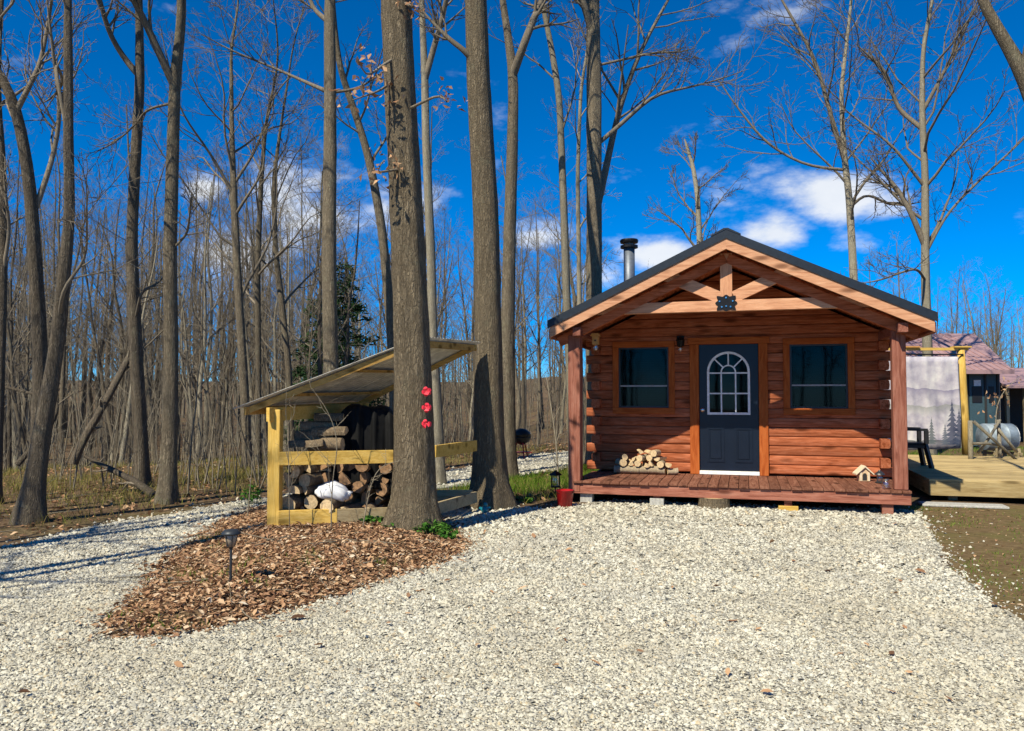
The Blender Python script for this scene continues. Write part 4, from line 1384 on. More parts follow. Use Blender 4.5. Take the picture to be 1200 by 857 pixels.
pxtree('bare_tree', 'pale trunk right behind the oak, forking high up', 14.2,
       [(516, 574, 13), (513, 480, 12), (508, 400, 11), (505, 290, 11), (500, 170, 10), (498, 95, 9), (494, 0, 7)], 15, seed=18, mat='bark_pale', sides=16, nl=7, llen=2.6, lstart=0.6,
       limbs=[[(499, 95, 8), (508, 60, 7), (520, 25, 6), (528, 0, 5)]])
pxtree('bare_tree', 'leaning thin trunk behind the woodshed, tilted to the left', 16.2,
       [(463, 560, 12), (461, 430, 11), (455, 350, 11), (446, 260, 10), (432, 185, 9), (415, 130, 8), (398, 82, 7)], 12.5, seed=19, sides=14, nl=9, llen=2.4, lstart=0.5)
# left wood edge
pxtree('bare_tree', 'straight trunk at the edge of the gravel road, forked high up', 11.67,
       [(196, 590, 20), (198, 540, 17.5), (198, 420, 16), (199, 300, 15), (200, 170, 14), (202, 92, 13), (211, 30, 11), (214, 0, 10)], 17, seed=21, sides=24, flare=0.6, nl=9, lstart=0.55, llen=3.4,
       limbs=[[(201, 100, 10), (190, 66, 9), (176, 25, 8), (164, -10, 7)], [(205, 300, 3), (220, 275, 3), (236, 255, 2)], [(197, 120, 3), (160, 118, 3), (120, 128, 2), (95, 145, 2)]])
pxtree('bare_tree', 'trunk left of the roadside forked tree, slightly curved', 13.6,
       [(167, 575, 17), (165, 480, 16), (162, 390, 15), (160, 290, 13), (166, 190, 12), (169, 110, 11), (171, 40, 9), (168, 0, 8)], 17, seed=22, mat='bark_dark', sides=18, nl=9, lstart=0.55,
       limbs=[[(166, 95, 8), (154, 78, 7), (143, 55, 6), (140, 0, 5)], [(161, 385, 3), (180, 345, 3), (190, 335, 2)]])
pxtree('bare_tree', 'dark trunk at the left edge leaning towards the right', 9.9,
       [(33, 612, 26), (42, 540, 21), (53, 470, 18), (66, 400, 16), (78, 330, 14), (85, 260, 12), (88, 160, 11), (86, 70, 10), (83, 0, 8)], 13, seed=23, mat='bark_dark', sides=22, flare=0.6, nl=9, llen=2.6, lstart=0.5,
       limbs=[[(87, 155, 5), (76, 78, 4), (50, 78, 4), (10, 84, 3)], [(72, 365, 5), (95, 340, 4), (112, 310, 3), (140, 265, 2)]])
pxtree('bare_tree', 'dark trunk at the left edge forking out of the frame to the left', 10.6,
       [(38, 602, 19), (44, 480, 16), (43, 400, 15), (40, 310, 14), (35, 220, 13), (20, 125, 11), (4, 90, 9), (-20, 60, 8)], 12, seed=24, mat='bark_dark', sides=20, nl=8, llen=2.6,
       limbs=[[(22, 130, 7), (34, 105, 6), (42, 70, 5), (55, 0, 4)], [(40, 250, 7), (50, 190, 6), (62, 130, 5), (66, 60, 4)]])
pxtree('bare_tree', 'thin dark tree at the far left edge', 11.5,
       [(-6, 600, 13), (-2, 460, 12), (2, 330, 11), (4, 200, 9), (3, 120, 8)], 12, seed=25, mat='bark_dark', sides=14, nl=9, llen=2.4,
       limbs=[[(0, 320, 5), (15, 270, 4), (20, 235, 3)]])
pxtree('bare_tree', 'slim tree with wide open crown above the gravel road', 17.0,
       [(290, 575, 11), (288, 450, 10), (284, 340, 9), (278, 240, 8), (274, 170, 6), (272, 90, 4)], 11, seed=26, sides=12, nl=14, llen=3.4, lstart=0.35, m=(6, 5, 3),
       limbs=[[(279, 235, 4), (255, 185, 3), (232, 150, 2), (226, 110, 2)], [(277, 215, 4), (300, 180, 3), (320, 130, 2)]])
pxtree('bare_tree', 'slender double tree right of the open crown tree', 17.8,
       [(302, 570, 8), (302, 430, 7), (300, 320, 7), (303, 220, 6), (310, 140, 4), (322, 85, 3)], 11, seed=27, sides=10, nl=12, llen=2.6, lstart=0.35)
pxtree('bare_tree', 'thin curved tree left of the tall grey trunk', 18.2,
       [(342, 565, 8), (339, 430, 7), (330, 350, 7), (323, 290, 6), (322, 210, 5), (330, 150, 3)], 11, seed=28, sides=10, nl=13, llen=2.4, lstart=0.35)
# right of the cabin
pxtree('pale_tree', 'pale slender tree behind the right slope of the cabin roof', 23.0,
       [(1000, 520, 11), (1000, 320, 8.5), (995, 230, 7.5), (990, 185, 6.5), (985, 110, 4.5), (998, 0, 3)], 15, rmin=0.0075, seed=31, mat='bark_pale', twig='bark_twig', sides=14, nl=16, lstart=0.45, llen=4.0, m=(6, 5, 3),
       limbs=[[(990, 188, 6), (972, 125, 5), (955, 70, 4), (922, 10, 3)], [(988, 200, 4), (945, 195, 3), (900, 165, 3), (865, 120, 2)], [(998, 245, 4), (1015, 225, 3), (1040, 240, 3), (1075, 236, 2)]])
pxtree('pale_tree', 'pale tree with many limbs at the right end of the cabin', 21.0,
       [(1088, 525, 13), (1088, 420, 11), (1086, 320, 9.5), (1086, 210, 8), (1083, 130, 7), (1083, 60, 5), (1092, 0, 4)], 14.5, rmin=0.0075, seed=32, mat='bark_pale', twig='bark_twig', sides=16, nl=14, lstart=0.4, llen=4.2, m=(6, 5, 3),
       limbs=[[(1084, 145, 6), (1068, 115, 5), (1050, 70, 4), (1035, 60, 3)], [(1086, 285, 7), (1068, 245, 6), (1058, 215, 5), (1045, 200, 3)], [(1088, 300, 4), (1110, 250, 3), (1150, 210, 3), (1200, 165, 2)], [(1087, 215, 4), (1045, 170, 3), (1010, 130, 2)],
              [(1085, 130, 5), (1105, 85, 4), (1122, 40, 3)], [(1087, 330, 3), (1060, 318, 3), (1030, 328, 2), (1012, 335, 2)]])
pxtree('bare_tree', 'thick limbs of a tree leaning in at the top right corner', 9.0,
       [(1330, 600, 40), (1310, 430, 36), (1275, 280, 32), (1235, 180, 26), (1205, 105, 20), (1182, 55, 15), (1165, 28, 13), (1148, 0, 11)], 10, seed=33, mat='bark_grey', sides=26, nl=6, lstart=0.75, llen=2.2, m=(5, 4, 2),
       limbs=[[(1203, 105, 13), (1196, 60, 12), (1188, 20, 10), (1184, -20, 8)]])
pxtree('bare_tree', 'thin broken-topped tree rising behind the left roof slope', 26.0,
       [(822, 520, 7), (820, 290, 7), (817, 230, 6), (812, 190, 5), (803, 165, 3)], 10.2, rmin=0.008, seed=34, mat='bark_pale', sides=10, nl=10, lstart=0.55, llen=2.4, m=(6, 5, 3))
# trees just out of the frame on the left; their shadows lie across the gravel road
for k, (x_, y_, r_, sd_) in enumerate([(-7.6, 5.0, 0.10, 41), (-9.0, 3.4, 0.085, 42), (-7.2, 3.0, 0.07, 43), (-10.5, 5.8, 0.09, 44), (-8.3, 4.9, 0.06, 45), (-7.9, 2.4, 0.12, 46), (-9.8, 4.6, 0.05, 47)]):
    q = np.random.default_rng(sd_)
    T = empty('bare_tree', (x_, y_, 0), 0, 'bare tree out of frame on the left whose shadow crosses the gravel road', 'tree', 'trees left of the frame')
    pts = np.array([[0, 0, -0.1]] + [[q.normal(0, 0.12), q.normal(0, 0.12), h_] for h_ in (3, 6, 9, 12)])
    P, r, L = resample(pts, [r_, r_ * 0.85, r_ * 0.7, r_ * 0.5, r_ * 0.25], 40)
    V, F_ = trunk_mesh(q, P, r, 12, 0.4)
    mesh_np('trunk', V, F_, 'bark_grey', T, True)
    idx = np.linspace(14, 38, 9).astype(int)
    a = np.arange(9) * 2.4
    D = np.stack([np.cos(a), np.sin(a), 0.8 + 0 * a], 1)
    V, F_ = merge(crown_from(q, P[idx], D, q.uniform(1.5, 3, 9), r[idx] * 0.45, 5, 3, 0))
    mesh_np('crown', V, F_, 'bark_twig', T, True)

# ---- woodland: a dozen grown trees, then copies
PROT = []
for k in range(12):
    q = np.random.default_rng(500 + k)
    H = q.uniform(12, 17)
    lean = q.normal(0, 0.05, 2)
    pts = [[0, 0, -0.15]]
    off = np.zeros(2)
    for j_ in range(1, 8):
        off = off + lean * H / 7 + q.normal(0, 0.12, 2)
        pts.append([off[0], off[1], H * j_ / 7])
    r0 = q.uniform(0.06, 0.14)
    P, r, L = resample(np.array(pts), np.linspace(r0, 0.018, 8), 44)
    V, F_ = trunk_mesh(q, P, r, 9, 0.35, 0.05)
    T = empty('forest_tree', (0, 0, 0))
    tr = mesh_np('trunk', V, F_, ['bark_grey', 'bark_dark', 'bark_pale', 'bark_grey'][k % 4], T, True)
    nl = 17
    idx = np.linspace(44 * q.uniform(0.25, 0.4), 42, nl).astype(int)
    a = q.uniform(0, 6) + np.arange(nl) * 2.4 + q.normal(0, 0.3, nl)
    D = np.stack([np.cos(a), np.sin(a), q.uniform(0.6, 1.5, nl)], 1)
    ln = q.uniform(1.6, 3.6, nl) * (1.2 - 0.6 * idx / 44)
    parts = crown_from(q, P[idx], D, ln, np.maximum(r[idx] * 0.42, 0.008), 6, 5, 2, up=0.09)
    # small dead side twigs low on the stem
    idx = q.integers(6, 24, 7)
    a = q.uniform(0, 6.28, 7)
    D = np.stack([np.cos(a), np.sin(a), q.uniform(0, 0.6, 7)], 1)
    parts += crown_from(q, P[idx], D, q.uniform(0.5, 1.5, 7), np.full(7, 0.008), 3, 0, 0, up=0.02)
    V, F_ = merge(parts)
    cr_ = mesh_np('crown', V, F_, ['bark_twig', 'bark_twig', 'bark_twig_pale'][k % 3], T, True)
    PROT.append((T, tr, cr_))


def copy_tree(src, loc, rz, sc, label, group, used=set()):
    T, kids = src[0], src[1:]
    if id(T) in used:
        n_ = T.copy(); col.objects.link(n_)
        for c in kids:
            d = c.copy(); col.objects.link(d); d.parent = n_
    else:
        used.add(id(T)); n_ = T
    n_.location = loc; n_.rotation_euler = (random.uniform(-0.05, 0.05), random.uniform(-0.05, 0.05), rz); n_.scale = sc
    tag(n_, label, 'tree', group)
    return n_


def free_spot(x, y, dd=0.6):
    if in_poly(np.array([x]), np.array([y]), DRIVE)[0] or in_poly(np.array([x]), np.array([y]), ISLAND)[0]:
        return False
    if float(poly_dist(np.array([x]), np.array([y]), DRIVE)[0]) < dd:
        return False
    return True


cnt = 0
tries = 0
LBL = 'slender bare tree in the woods behind the road and woodshed'
while cnt < 235 and tries < 6000:
    tries += 1
    Y = 15.5 + 44 * random.random() ** 0.72
    ppx = random.uniform(-60, 690)
    x = (ppx - 600) / FPX * Y
    if not free_spot(x, Y):
        continue
    if x > 0.6 and Y < 30:
        continue
    if ppx > 400 and Y < 22:
        continue
    if ppx > 420 and random.random() < 0.3:
        continue
    topy = random.uniform(170, 380) if Y > 24 else random.uniform(120, 380)     # how high it stands over the wood
    zt = 1.6 + (463 - topy) / FPX * Y + 1.0
    sz = min(1.05, zt / 14.5)
    wz = sz * random.uniform(0.85, 1.4)
    copy_tree(random.choice(PROT), (x, Y, tz(x, Y) - 0.05), random.uniform(0, 6.28), (wz, wz, sz), LBL, 'woodland trees on the left')
    cnt += 1
cnt = 0
while cnt < 30:
    Y = random.uniform(42, 75)
    ppx = random.uniform(1090, 1260)
    x = (ppx - 600) / FPX * Y
    sc = random.uniform(0.5, 0.8)
    copy_tree(random.choice(PROT), (x, Y, tz(x, Y) - 0.05), random.uniform(0, 6.28), (sc, sc, sc * 0.85), 'bare tree in the far tree line beyond the mauve-roofed house', 'far tree line on the right')
    cnt += 1
cnt = 0
while cnt < 16:
    Y = random.uniform(32, 60)
    ppx = random.uniform(690, 1080)
    x = (ppx - 600) / FPX * Y
    sc = random.uniform(0.55, 0.8)
    copy_tree(random.choice(PROT), (x, Y, tz(x, Y) - 0.05), random.uniform(0, 6.28), (sc, sc, sc * 0.7), 'bare tree mostly hidden behind the log cabin', 'trees behind the cabin')
    cnt += 1


# the far wood that reads as one mass
def far_wood():
    protos = []
    for k in range(8):
        q = np.random.default_rng(900 + k)
        H = q.uniform(9, 14)
        pts = np.array([[0, 0, -0.3]] + [[q.normal(0, 0.25), q.normal(0, 0.25), H * j_ / 5] for j_ in range(1, 6)])
        P, r, L = resample(pts, np.linspace(q.uniform(0.06, 0.16), 0.02, 6), 12)
        parts = [tubes(P[None], r[None], 5)]
        nl = 12
        idx = np.linspace(3, 11, nl).astype(int)
        a = np.arange(nl) * 2.4
        D = np.stack([np.cos(a), np.sin(a), q.uniform(0.7, 1.6, nl)], 1)
        pp, rr = grow(q, P[idx], D, q.uniform(1.5, 3.2, nl), np.maximum(r[idx] * 0.5, 0.015), 4, 0.15, 0.08)
        parts.append(tubes(pp, rr, 3))
        a, b, c, d = spawn(q, pp, rr, q.uniform(1.5, 3, nl), 4, 0.2, 1, (0.4, 0.9), 0.55, 0.6)
        p2, r2 = grow(q, a, b, c, np.maximum(d, 0.009), 3, 0.15, 0.08)
        parts.append(tubes(p2, r2, 3))
        a, b, c, d = spawn(q, p2, r2, c, 2, 0.2, 1, (0.4, 0.9), 0.6, 0.6)
        p3, r3 = grow(q, a, b, c, np.maximum(d, 0.009), 2, 0.15, 0.08)
        parts.append(tubes(p3, r3, 3))
        protos.append(merge(parts))
    out = []
    for k in range(600):
        Y = 45 + 60 * random.random()
        ppx = random.uniform(-160, 760) if k < 400 else random.uniform(1080, 1330)
        if k >= 400:
            Y += 25
        x = (ppx - 600) / FPX * Y
        if k >= 460:      # the wood goes on behind the camera
            an = R_(random.uniform(100, 260)); Y = 24 + 20 * random.random(); x = math.sin(an) * Y; Y = math.cos(an) * Y
        v, f = protos[k % 8]
        a = random.uniform(0, 6.28); c, s_ = math.cos(a), math.sin(a)
        sc = random.uniform(0.6, 1.05) * (0.75 if ppx > 420 else 1.0) * (1.35 if k >= 460 else 1.0)
        vv = np.stack([(v[:, 0] * c - v[:, 1] * s_) * sc + x, (v[:, 0] * s_ + v[:, 1] * c) * sc + Y, v[:, 2] * sc + tz(x, Y)], 1)
        out.append((vv, f))
    V, F_ = merge(out)
    tag(mesh_np('distant_woods', V, F_, 'bark_twig'), 'hazy mass of distant bare woods along the horizon', 'woods', kind='stuff')
    # brushwood: thin saplings and sticks at the wood's edge
    q = np.random.default_rng(77)
    N = 900
    Y = 12.5 + 26 * q.random(N) ** 1.2
    ppx = q.uniform(-80, 680, N)
    x = (ppx - 600) / FPX * Y
    ok = ~in_poly(x, Y, DRIVE) & (poly_dist(x, Y, DRIVE) > 0.7) & ~in_poly(x, Y, ISLAND) & ~((x > 0.4) & (Y < 20))
    ok &= ~((ppx > 430) & (Y < 18))
    x, Y = x[ok], Y[ok]
    base = np.stack([x, Y, terrain(x, Y) - 0.05], 1)
    N = len(x)
    D = np.stack([q.normal(0, 0.16, N), q.normal(0, 0.16, N), np.ones(N)], 1)
    L = q.uniform(0.5, 2.8, N)
    p, r = grow(q, base, D, L, q.uniform(0.006, 0.019, N), 6, 0.06, 0.03)
    parts = [tubes(p, r, 4)]
    a, b, c, d = spawn(q, p, r, L, 5, 0.25, 0.98, (0.4, 0.9), 0.35, 0.6)
    p2, r2 = grow(q, a, b, c, d, 3, 0.12, 0.05)
    parts.append(tubes(p2, r2, 3))
    V, F_ = merge(parts)
    tag(mesh_np('brushwood', V, F_, 'bark_twig_pale'), 'thin bare saplings and brush along the edge of the woods', 'brush', kind='stuff')


far_wood()

# evergreen behind the tall grey trunk
def evergreen(px_x, Y, H, label, seed, rad=2.2):
    q = np.random.default_rng(seed)
    x = (px_x - 600) / FPX * Y
    T = empty('evergreen_tree', (x, Y, tz(x, Y)), 0, label, 'tree')
    MB().tube([(0, 0, -0.1), (0.05, 0, H * 0.5), (0, 0, H)], [0.13, 0.09, 0.02], 8).build('trunk', 'bark_dark', T)
    n = 120
    h = np.sort(q.uniform(0.12, 0.98, n)) * H
    a = q.uniform(0, 6.28, n)
    L = rad * (1 - h / H) ** 0.8 * q.uniform(0.6, 1.15, n) + 0.15
    V = []; A = []
    for i in range(n):
        d = np.array([math.cos(a[i]), math.sin(a[i]), -0.12])
        for j_ in range(int(50 * L[i]) + 8):
            t = q.random() ** 0.7
            c = np.array([0, 0, h[i]]) + d * L[i] * t + q.normal(0, 0.10, 3) * (0.4 + L[i] * 0.4)
            u_ = unit(d + q.normal(0, 0.6, 3)); v_ = unit(np.cross(u_, q.normal(0, 1, 3)))
            s_ = q.uniform(0.06, 0.13)
            V += [c - u_ * s_, c - v_ * s_ * 0.22, c + u_ * s_, c + v_ * s_ * 0.22]
            A += [q.uniform(0, 1)] * 4
    mesh_np('crown', np.array(V), np.arange(len(V)).reshape(-1, 4), 'needle', T, attr=A)


evergreen(404, 21.0, 5.4, 'dark evergreen behind the tall grey trunk and woodshed roof', 3, 1.5)
evergreen(372, 23.0, 4.9, 'smaller dark evergreen left of the tall grey trunk', 4, 1.2)

# sticks lying in the leaves
q = np.random.default_rng(321)
x = np.concatenate([q.uniform(-3.9, -0.6, 60), q.uniform(-14, 1, 160)]); y = np.concatenate([q.uniform(5.2, 9.0, 60), q.uniform(8.5, 20, 160)])
k = (np.concatenate([in_poly(x[:60], y[:60], ISLAND), ~in_poly(x[60:], y[60:], DRIVE)]))
x, y = x[k], y[k]
a = q.uniform(0, 6.28, len(x))
p, r = grow(q, np.stack([x, y, terrain(x, y) + 0.025], 1), np.stack([np.cos(a), np.sin(a), q.normal(0, 0.04, len(x))], 1), q.uniform(0.15, 0.8, len(x)), q.uniform(0.003, 0.010, len(x)), 5, 0.12, 0.0)
p[:, :, 2] = terrain(p[:, :, 0].ravel(), p[:, :, 1].ravel()).reshape(p.shape[:2]) + 0.02 + np.abs(p[:, :, 2] - p[:, :1, 2]) * 0.3
V, F_ = tubes(p, r, 4)
tag(mesh_np('fallen_sticks', V, F_, 'bark_twig_pale'), 'thin fallen sticks lying in the leaf litter', 'sticks', kind='stuff')

# leaning dead trunk and fallen bough in the woods
def dead_log(name, pts, w0, w1, Y, label, seed):
    q = np.random.default_rng(seed)
    P = []
    for k, (x_, y_) in enumerate(pts):
        p = gy(x_, y_, Y[k]); P.append((p.x, p.y, p.z))
    P = np.array(P)
    org = P[0].copy()
    Q, r, L = resample(P - org, np.linspace(w0, w1, len(P)), 20)
    T = empty(name, org, 0, label, 'fallen trunk')
    V, F_ = trunk_mesh(q, Q, r, 12, 0, 0.08)
    mesh_np('trunk', V, F_, 'bark_dark', T, True)
    V, F_ = merge(crown_on(q, Q[None], r[None], np.array([L * 0.35]), 5, 2, 0, 0.0, 0.005))
    mesh_np('twigs', V, F_, 'bark_twig', T, True)


dead_log('leaning_trunk', [(86, 543), (95, 520), (125, 468), (157, 408)], 0.075, 0.05, (13.2, 13.2, 13.3, 13.5), 'dead trunk leaning diagonally among the trees on the left', 5)
dead_log('fallen_bough', [(182, 582), (160, 565), (130, 550), (100, 535)], 0.07, 0.03, (12.4, 12.6, 12.9, 13.1), 'fallen bough lying low behind the roadside tree', 6)
dead_log('fallen_bough', [(20, 545), (60, 500), (72, 470), (0, 452)], 0.04, 0.02, (11.5, 11.8, 12, 12.2), 'dark crooked bough behind the leaning trunk at the left edge', 8)

# ------------------------------------------------------------------ the woodshed
shed = empty('woodshed', (-2.75, 9.16, 0), 0, 'open yellow pine woodshed with slanted metal roof under the oak', 'woodshed')
so = Vector((-2.75, 9.16, 0))


def sv(p):
    return tuple(Vector(p) - so)


PA = Vector((-3.07, 8.92, 1.455)); PB = Vector((-1.16, 9.86, 2.30)); PD = Vector((-2.12, 10.9, 1.50)); PC = Vector((-0.50, 10.98, 2.31))


def rq(u, v, off=0.0):
    p = PA * (1 - u) * (1 - v) + PB * u * (1 - v) + PD * (1 - u) * v + PC * u * v
    return p + Vector((-0.37, 0.0, 0.93)) * off


# posts
MB().box(sv((-2.82, 9.09, -0.05)), sv((-2.68, 9.23, 1.43)), 0.006).build('post', 'pine_z', shed)
MB().box(sv((-2.11, 10.83, -0.05)), sv((-1.99, 10.95, 1.46)), 0.006).build('post', 'pine_z', shed)
MB().box(sv((-1.24, 9.78, -0.05)), sv((-1.16, 9.86, 2.15)), 0.006).build('post', 'pine_z', shed)
# low header along the eave, high header, rafters, purlin
MB().bar(sv((-2.80, 9.02, 1.375)), sv((-2.02, 10.98, 1.405)), 0.045, 0.16).build('eave_header', 'pine_x', shed)
def along(u0, v0, u1, v1, off, w_, h_, name, mat='roof_rafter'):
    MB().bar(sv(rq(u0, v0, off)), sv(rq(u1, v1, off)), w_, h_).build(name, mat, shed)
along(0.0, 0.03, 1.0, 0.03, -0.04, 0.04, 0.07, 'rafter')
along(0.0, 0.97, 1.0, 0.97, -0.04, 0.04, 0.07, 'rafter')
along(0.55, 0.05, 0.55, 0.95, -0.03, 0.09, 0.035, 'purlin')
along(0.20, 0.05, 0.20, 0.95, -0.03, 0.09, 0.035, 'purlin')
along(0.985, 0.0, 0.985, 1.0, -0.045, 0.03, 0.085, 'high_fascia')
along(0.01, 0.0, 0.01, 1.0, -0.05, 0.03, 0.09, 'low_fascia')
for k in range(3):     # ribbed metal sheets
    v0 = -0.03 + k * 0.355; v1 = v0 + 0.353
    vs = []; fs = []
    N = 28
    for i in range(N + 1):
        v = v0 + (v1 - v0) * i / N
        h_ = 0.010 * (1 if (i % 4) in (1, 2) else 0)
        for u in (-0.02, 0.5, 1.03):
            vs.append(sv(rq(u, v, 0.004 + h_)))
    for i in range(N):
        for j_ in range(2):
            a = i * 3 + j_
            fs.append((a, a + 3, a + 4, a + 1))
    n0 = len(vs)
    vs += [(x_, y_, z_ + 0.004) for x_, y_, z_ in vs]
    fs += [tuple(n0 + q_ for q_ in f[::-1]) for f in fs]
    MB().add(vs, fs).build('roof_sheet', 'tin_plain', shed)
# rails
def rail(a, b, zc, h_, mat='pine_x', name='rail'):
    MB().bar(sv((a[0], a[1], zc)), sv((b[0], b[1], zc)), 0.04, h_, bev=0.003).build(name, mat, shed)
rail((-2.69, 9.10), (-1.42, 9.42), 0.865, 0.155)
rail((-2.69, 9.10), (-2.05, 9.26), 0.185, 0.165)
rail((-2.047, 9.26), (-1.42, 9.42), 0.18, 0.165, 'pine_old_x')
rail((-0.95, 9.78), (-0.50, 10.90), 0.90, 0.15, 'pine_x')
rail((-0.95, 9.78), (-0.50, 10.90), 0.19, 0.15, 'pine_old_x')
rail((-2.66, 9.26), (-2.06, 10.82), 0.20, 0.15, 'pine_old_x')
rail((-2.04, 10.97), (-0.55, 11.02), 0.20, 0.15, 'pine_old_x')
# firewood in the shed
FW = 'firewood stacked in the woodshed'
fwl = {0: 'split log with pale face on the left end of the woodshed stack below the rail', 1: 'split log on top of the woodshed stack above the rail at the left'}
k = 0
hrow = [0.16, 0.28, 0.40, 0.53, 0.66, 0.78]
for row, z in enumerate(hrow):
    for c in range(5 if row < 5 else 3):
        x = -2.58 + c * 0.19 + random.uniform(-0.03, 0.03)
        y = 9.52 + (0.0, 0.06, 0.24, 0.30, 0.34)[c] + random.uniform(-0.05, 0.06)
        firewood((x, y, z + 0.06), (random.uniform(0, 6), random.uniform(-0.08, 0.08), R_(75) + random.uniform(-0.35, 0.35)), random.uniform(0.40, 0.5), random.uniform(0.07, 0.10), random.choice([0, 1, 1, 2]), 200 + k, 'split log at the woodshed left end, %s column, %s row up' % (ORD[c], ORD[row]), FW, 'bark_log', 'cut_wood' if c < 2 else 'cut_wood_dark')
        k += 1
for c, (x, y, z, rz, L, r_, spl) in enumerate([(-2.47, 9.46, 0.985, 0.1, 0.40, 0.075, 1), (-2.26, 9.56, 1.00, -0.12, 0.42, 0.085, 0), (-2.42, 9.62, 1.07, 0.2, 0.44, 0.09, 0), (-2.22, 9.60, 1.135, -0.1, 0.42, 0.08, 1), (-2.40, 9.72, 1.20, 0.25, 0.42, 0.085, 0), (-2.26, 9.74, 1.30, 0.05, 0.36, 0.075, 1)]):
    firewood((x, y, z), (random.uniform(-0.25, 0.25), random.uniform(-0.05, 0.05), rz), L, r_, spl, 200 + k, 'split log above the upper rail, ' + ['lowest at the left', 'lowest at the right', 'second layer at the left', 'second layer at the right', 'at the back on the left', 'at the very top under the roof'][c], FW, 'bark_log', 'cut_wood')
    k += 1
for row in range(6):
    for c in range(5):
        x = -1.98 + c * 0.2 + random.uniform(-0.03, 0.03)
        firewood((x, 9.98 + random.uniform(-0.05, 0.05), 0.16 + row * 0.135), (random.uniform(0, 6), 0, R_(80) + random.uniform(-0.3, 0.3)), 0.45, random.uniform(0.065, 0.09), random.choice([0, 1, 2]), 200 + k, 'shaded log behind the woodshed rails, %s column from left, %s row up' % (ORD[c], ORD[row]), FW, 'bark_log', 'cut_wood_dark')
        k += 1
for (x, y, z) in [(-1.95, 9.55, 0.20), (-1.72, 9.60, 0.19), (-2.15, 9.6, 0.2)]:
    firewood((x, y, z), (random.uniform(0, 6), 0, R_(85) + random.uniform(-0.3, 0.3)), 0.4, 0.075, 0, 200 + k, 'round log at the bottom of the woodshed beside the white bag', FW)
    k += 1
# tarp: one draped sheet over the back stack, sagging down to the right
def tarp():
    n, m_ = 40, 30
    vs = []; fs = []
    q = np.random.default_rng(8)
    for i in range(n + 1):
        u = i / n
        x = -2.22 + 1.12 * u
        topz = 1.44 - 0.46 * float(smoothstep(0.45, 1.0, u)) - 0.12 * float(smoothstep(0.15, 0.0, u))
        for j_ in range(m_ + 1):
            v = j_ / m_
            if v < 0.35:        # front fall
                y = 9.62 + 0.10 * v / 0.35
                z = 0.42 + (topz - 0.42) * (v / 0.35)
            elif v < 0.65:
                y = 9.72 + (v - 0.35) / 0.3 * 0.5
                z = topz + 0.03 * math.sin((v - 0.35) * 10)
            else:
                y = 10.22 + 0.1 * (v - 0.65) / 0.35
                z = topz - (topz - 0.5) * (v - 0.65) / 0.35
            y += 0.035 * math.sin(u * 34 + math.sin(v * 5) * 2) + 0.02 * math.sin(u * 77 + v * 6)
            z += 0.02 * math.sin(u * 17 + v * 9)
            y += 0.28 * u
            vs.append((x, y, z))
    for i in range(n):
        for j_ in range(m_):
            a = i * (m_ + 1) + j_
            fs.append((a, a + m_ + 1, a + m_ + 2, a + 1))
    o = MB().add(vs, fs).build('tarp', 'tarp', None, True)
    tag(o, 'black tarp draped over the firewood in the woodshed', 'tarp')
    md = o.modifiers.new('thick', 'SOLIDIFY'); md.thickness = 0.006


tarp()
# white bag: a slumped sack
def bag():
    bm = bmesh.new()
    bmesh.ops.create_icosphere(bm, subdivisions=4, radius=1)
    q = np.random.default_rng(4)
    for v in bm.verts:
        p = v.co
        n1 = math.sin(p.x * 5 + 1) * math.sin(p.y * 4 + 2) * 0.06 + math.sin(p.x * 11 + p.z * 9) * 0.035 + math.sin(p.z * 17 + p.y * 13 + p.x * 6) * 0.02
        s_ = 1 + n1
        v.co = (p.x * 0.20 * s_, p.y * 0.13 * s_, max(p.z, -0.55) * 0.125 * s_ + 0.03 * p.x * (1 if p.x < 0 else -1.2))
    me = bpy.data.meshes.new('sack')
    bm.to_mesh(me); bm.free()
    me.polygons.foreach_set('use_smooth', np.ones(len(me.polygons), dtype=bool))
    me.materials.append(MATS['white_bag'])
    t = empty('white_sack', (-2.13, 9.40, 0.455), 0.12, 'white plastic sack slumped on the logs in the woodshed', 'sack')
    o = bpy.data.objects.new('sack_body', me); col.objects.link(o); o.parent = t
    MB().lathe([(0.03, 0.0), (0.022, 0.02), (0.045, 0.055)], 10).build('sack_neck', 'white_bag', t, True).location = (0.19, 0, -0.03)
    t.rotation_euler = (0.1, 0.15, 0.12)
bag()
firewood((-2.13, 9.40, 0.30), (0.3, 0.0, R_(80)), 0.36, 0.085, 0, 399, 'round log right under the white sack in the woodshed', FW)

# red blossoms on a cord against the oak
fl = empty('blossom_garland', (-1.0, 8.9, 1.30), 0, 'string of three red blossom ornaments hanging on the oak trunk', 'ornament')
fpos = [gy(500, yy_, 8.86) for yy_ in (459, 478, 497)]
fo_ = Vector((-1.0, 8.9, 1.30))
MB().tube([gy(500, 440, 8.87) - fo_, gy(500, 470, 8.87) - fo_, gy(500, 506, 8.87) - fo_], 0.003, 5).build('cord', 'black_metal', fl)
for p in fpos:
    c = p - fo_
    mb = MB()
    for kk in range(5):
        a = kk * 2 * math.pi / 5 + random.random()
        d = Vector((math.cos(a), -0.2, math.sin(a)))
        sdv = Vector((-math.sin(a), 0, math.cos(a)))
        vs = [c + Vector((0, -0.02, 0)), c + d * 0.035 + sdv * 0.026 + Vector((0, -0.03, 0)), c + d * 0.055 + sdv * 0.013 + Vector((0, 0.0, 0)), c + d * 0.055 - sdv * 0.013, c + d * 0.035 - sdv * 0.026 + Vector((0, -0.03, 0))]
        mb.add(vs, [(0, 1, 2, 3, 4)])
    mb.add(*(lambda L_: (L_.v, L_.f))(MB().lathe([(0.012, -0.02), (0.028, 0.0), (0.015, 0.03)], 10, c)))
    mb.build('blossom', 'red_petal', fl)
